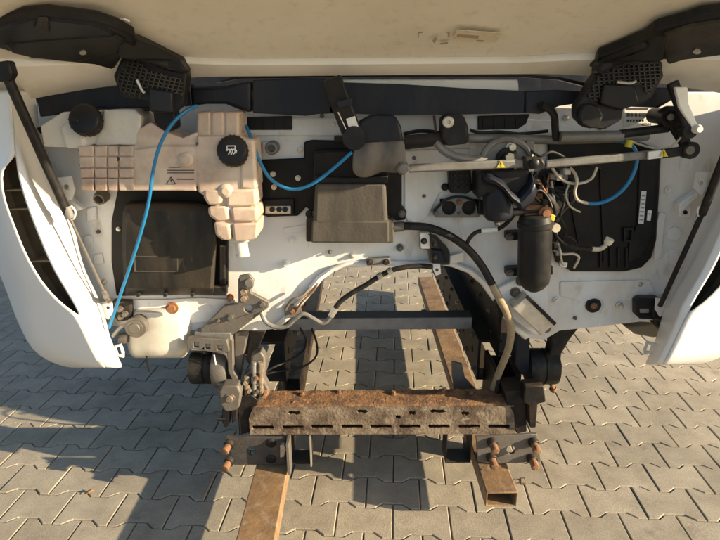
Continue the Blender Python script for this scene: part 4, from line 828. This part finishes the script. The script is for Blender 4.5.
MB().poly([(216, 384), (238, 384), (236, 392), (222, 392)], 1.66, .05).build('yoke_foot', 'steel', yk, .006)
MB().poly([(226, 340), (232, 338), (233, 372), (240, 382), (234, 384), (228, 372)], 1.675, .03).build('yoke_rib', 'steel', cab, .003)
MB().poly([(234, 331), (248, 331), (244, 352), (240, 380), (235, 378), (234, 350)], 1.72, .04).build('hinge_strut', 'steel', cab, .004)
MB().poly([(250, 331), (266, 331), (258, 350), (250, 366), (246, 360)], 1.76, .04).build('hinge_strut', 'dark_steel', cab, .004)
MB().tube([P(214, 355, 1.685), P(219, 382, 1.69)], .0028, 6, 1).build('release_cable', 'sticker', cab)
b = MB()
for k in range(9): y = 381 + k * 2; b.tube([P(219.3 + k * .1, y, 1.695), P(219.5 + k * .1, y + 1.1, 1.695)], .0072, 10, 1)
b.tube([P(219, 380, 1.695), P(220.4, 404, 1.70)], .005, 8, 1); b.build('cable_spring', 'alu', cab)
# right tilt hinge
bush(541, 366, .066, cab, 1.76)
q = P(541, 366, 1.76); MB().bolt(q + Vector((.058, 0, 0)), .014, .014, (1, 0, 0)).build('bush_bolt', 'steel', cab)
MB().poly([(548, 326), (582, 325), (570, 340), (562, 354), (560, 370), (554, 374), (548, 362), (552, 346)], 1.73, .06).build('hinge_arm', 'rubber', cab, .008, 3)
MB().poly([(516, 326), (530, 328), (530, 372), (522, 376), (515, 366)], 1.72, .06).build('hinge_arm', 'trim', cab, .006)
MB().poly([(534, 378), (546, 378), (544, 392), (536, 392)], 1.73, .06).build('hinge_link', 'steel', cab, .004)
b = MB(); b.cyl(P(548, 376, 1.72), P(553, 388, 1.74), .008); b.bolt(P(553, 389, 1.74), .009, .012, (.4, 0, -1)); b.build('hinge_pin', 'rust', cab)
# blue hoses at the tank
MB().ptube([(197, 106, 1.56), (186, 111, 1.53), (172, 124, 1.51), (160, 145, 1.50), (153, 172, 1.50), (148, 205, 1.52), (138, 242, 1.54), (124, 284, 1.56), (109, 328, 1.58)], .0048, 10).build('blue_hose', 'bluehose', cab)
MB().ptube([(246, 126, 1.60), (252, 140, 1.56), (261, 164, 1.55), (272, 180, 1.55), (290, 189, 1.55), (308, 186, 1.54), (328, 173, 1.53), (352, 152, 1.53)], .0048, 10).build('blue_hose', 'bluehose', cab)
MB().poly([(262, 142), (276, 143), (276, 154), (262, 154)], YB - .03, .03).build('pipe_stub_base', 'white', cab, .006)
q = P(272, 148, 1.66); MB().revolve(q + Vector((0, .03, 0)), q + Vector((0, -.02, 0)), [(0, .02), (.7, .02), (.8, .017), (.82, .011), (.5, .010)]).build('pipe_stub', 'alu', cab)
q = P(101, 196, 1.68); MB().revolve(q + Vector((0, .015, 0)), q + Vector((0, -.02, -.008)), [(0, .022), (.7, .020), (1, .017), (1, .013), (.3, .012)]).build('pipe_stub', 'slot', cab)
MB().poly([(86, 150), (100, 150), (98, 172), (86, 178), (78, 165)], 1.66, .04).build('hinge_pocket', 'recess', cab, .006)

# ---------------------------------------------------------------- dry leaf on the paving
q = G(89, 493, .004)
b = MB(); b.add([q + Vector(v) for v in ((-.018, .0, 0), (-.006, -.012, .004), (.012, -.006, .012), (.02, .004, .004), (.006, .012, .009), (-.008, .010, .003))], [(0, 1, 5), (1, 2, 4, 5), (2, 3, 4)])
lf = b.build('fallen_leaf', 'leaf', solid=.001); lf['label'] = 'small curled brown leaf lying on the sunlit paving'; lf['category'] = 'leaf'


# ---------------------------------------------------------------- small fixings and loose wiring spread over the bulkhead
for i, (x, y) in enumerate(((322, 116), (334, 124), (474, 146), (414, 158), (466, 160), (412, 222), (424, 196), (300, 150), (292, 240), (330, 252), (352, 256), (556, 300), (575, 318), (640, 284), (668, 190), (98, 232), (104, 282), (210, 306), (600, 128), (566, 118))):
    q = P(x, y, YB - .004); r = (.004, .0055, .007)[i % 3]
    b = MB(); b.revolve(q + Vector((0, .006, 0)), q + Vector((0, -.010, 0)), [(0, r * 1.6), (.55, r * 1.6), (.6, r), (.95, r * .9), (1, r * .5)], 10); b.build('screw_stud', ('steel', 'bright', 'white')[i % 3], bulk)
WIRES = (([(404, 134, 1.63), (420, 131, 1.64), (438, 133, 1.63), (446, 140, 1.60)], .0055, 'rubber'), ([(405, 148, 1.62), (424, 146, 1.62), (440, 144, 1.62)], .0045, 'rubber'),
         ([(434, 116, 1.64), (435, 124, 1.63), (436, 132, 1.63)], .004, 'steel'), ([(470, 130, 1.63), (482, 133, 1.62), (500, 132, 1.62), (520, 134, 1.63), (548, 131, 1.63)], .005, 'rubber'),
         ([(530, 150, 1.59), (540, 156, 1.575), (552, 152, 1.585), (566, 158, 1.6)], .0038, 'rubber'), ([(536, 172, 1.6), (530, 186, 1.59), (536, 198, 1.59), (546, 206, 1.6)], .0045, 'rubber'),
         ([(522, 186, 1.6), (530, 194, 1.585), (540, 190, 1.59), (548, 198, 1.6), (552, 208, 1.6)], .0038, 'rubber'), ([(558, 190, 1.62), (564, 202, 1.60), (560, 216, 1.60), (566, 230, 1.62), (562, 244, 1.63)], .0042, 'rubber'),
         ([(566, 166, 1.62), (580, 170, 1.61), (592, 166, 1.62), (606, 172, 1.64)], .0032, 'rubber'), ([(556, 240, 1.63), (564, 236, 1.62), (574, 240, 1.62), (580, 252, 1.63), (574, 262, 1.64)], .0032, 'rubber'),
         ([(570, 182, 1.61), (566, 194, 1.6), (570, 206, 1.61), (580, 212, 1.64)], .003, 'cablewhite'), ([(80, 150, 1.64), (92, 158, 1.62), (98, 170, 1.63), (92, 182, 1.66)], .006, 'rubber'),
         ([(84, 168, 1.64), (94, 176, 1.63), (108, 178, 1.65)], .005, 'black'), ([(286, 308, 1.67), (292, 300, 1.66), (302, 296, 1.66), (310, 288, 1.67)], .005, 'slot'), ([(296, 312, 1.68), (302, 302, 1.67), (314, 290, 1.68), (318, 280, 1.69)], .004, 'rust'))
for pts, r, m_ in WIRES: MB().ptube(pts, r).build('wire', m_, cab)
for x, y in ((530, 192), (545, 203), (556, 246), (536, 182)): MB().rect(x - 2.5, y - 2.5, x + 3.5, y + 2.5, 1.585, .02).build('wire_plug', 'black', cab, .003)
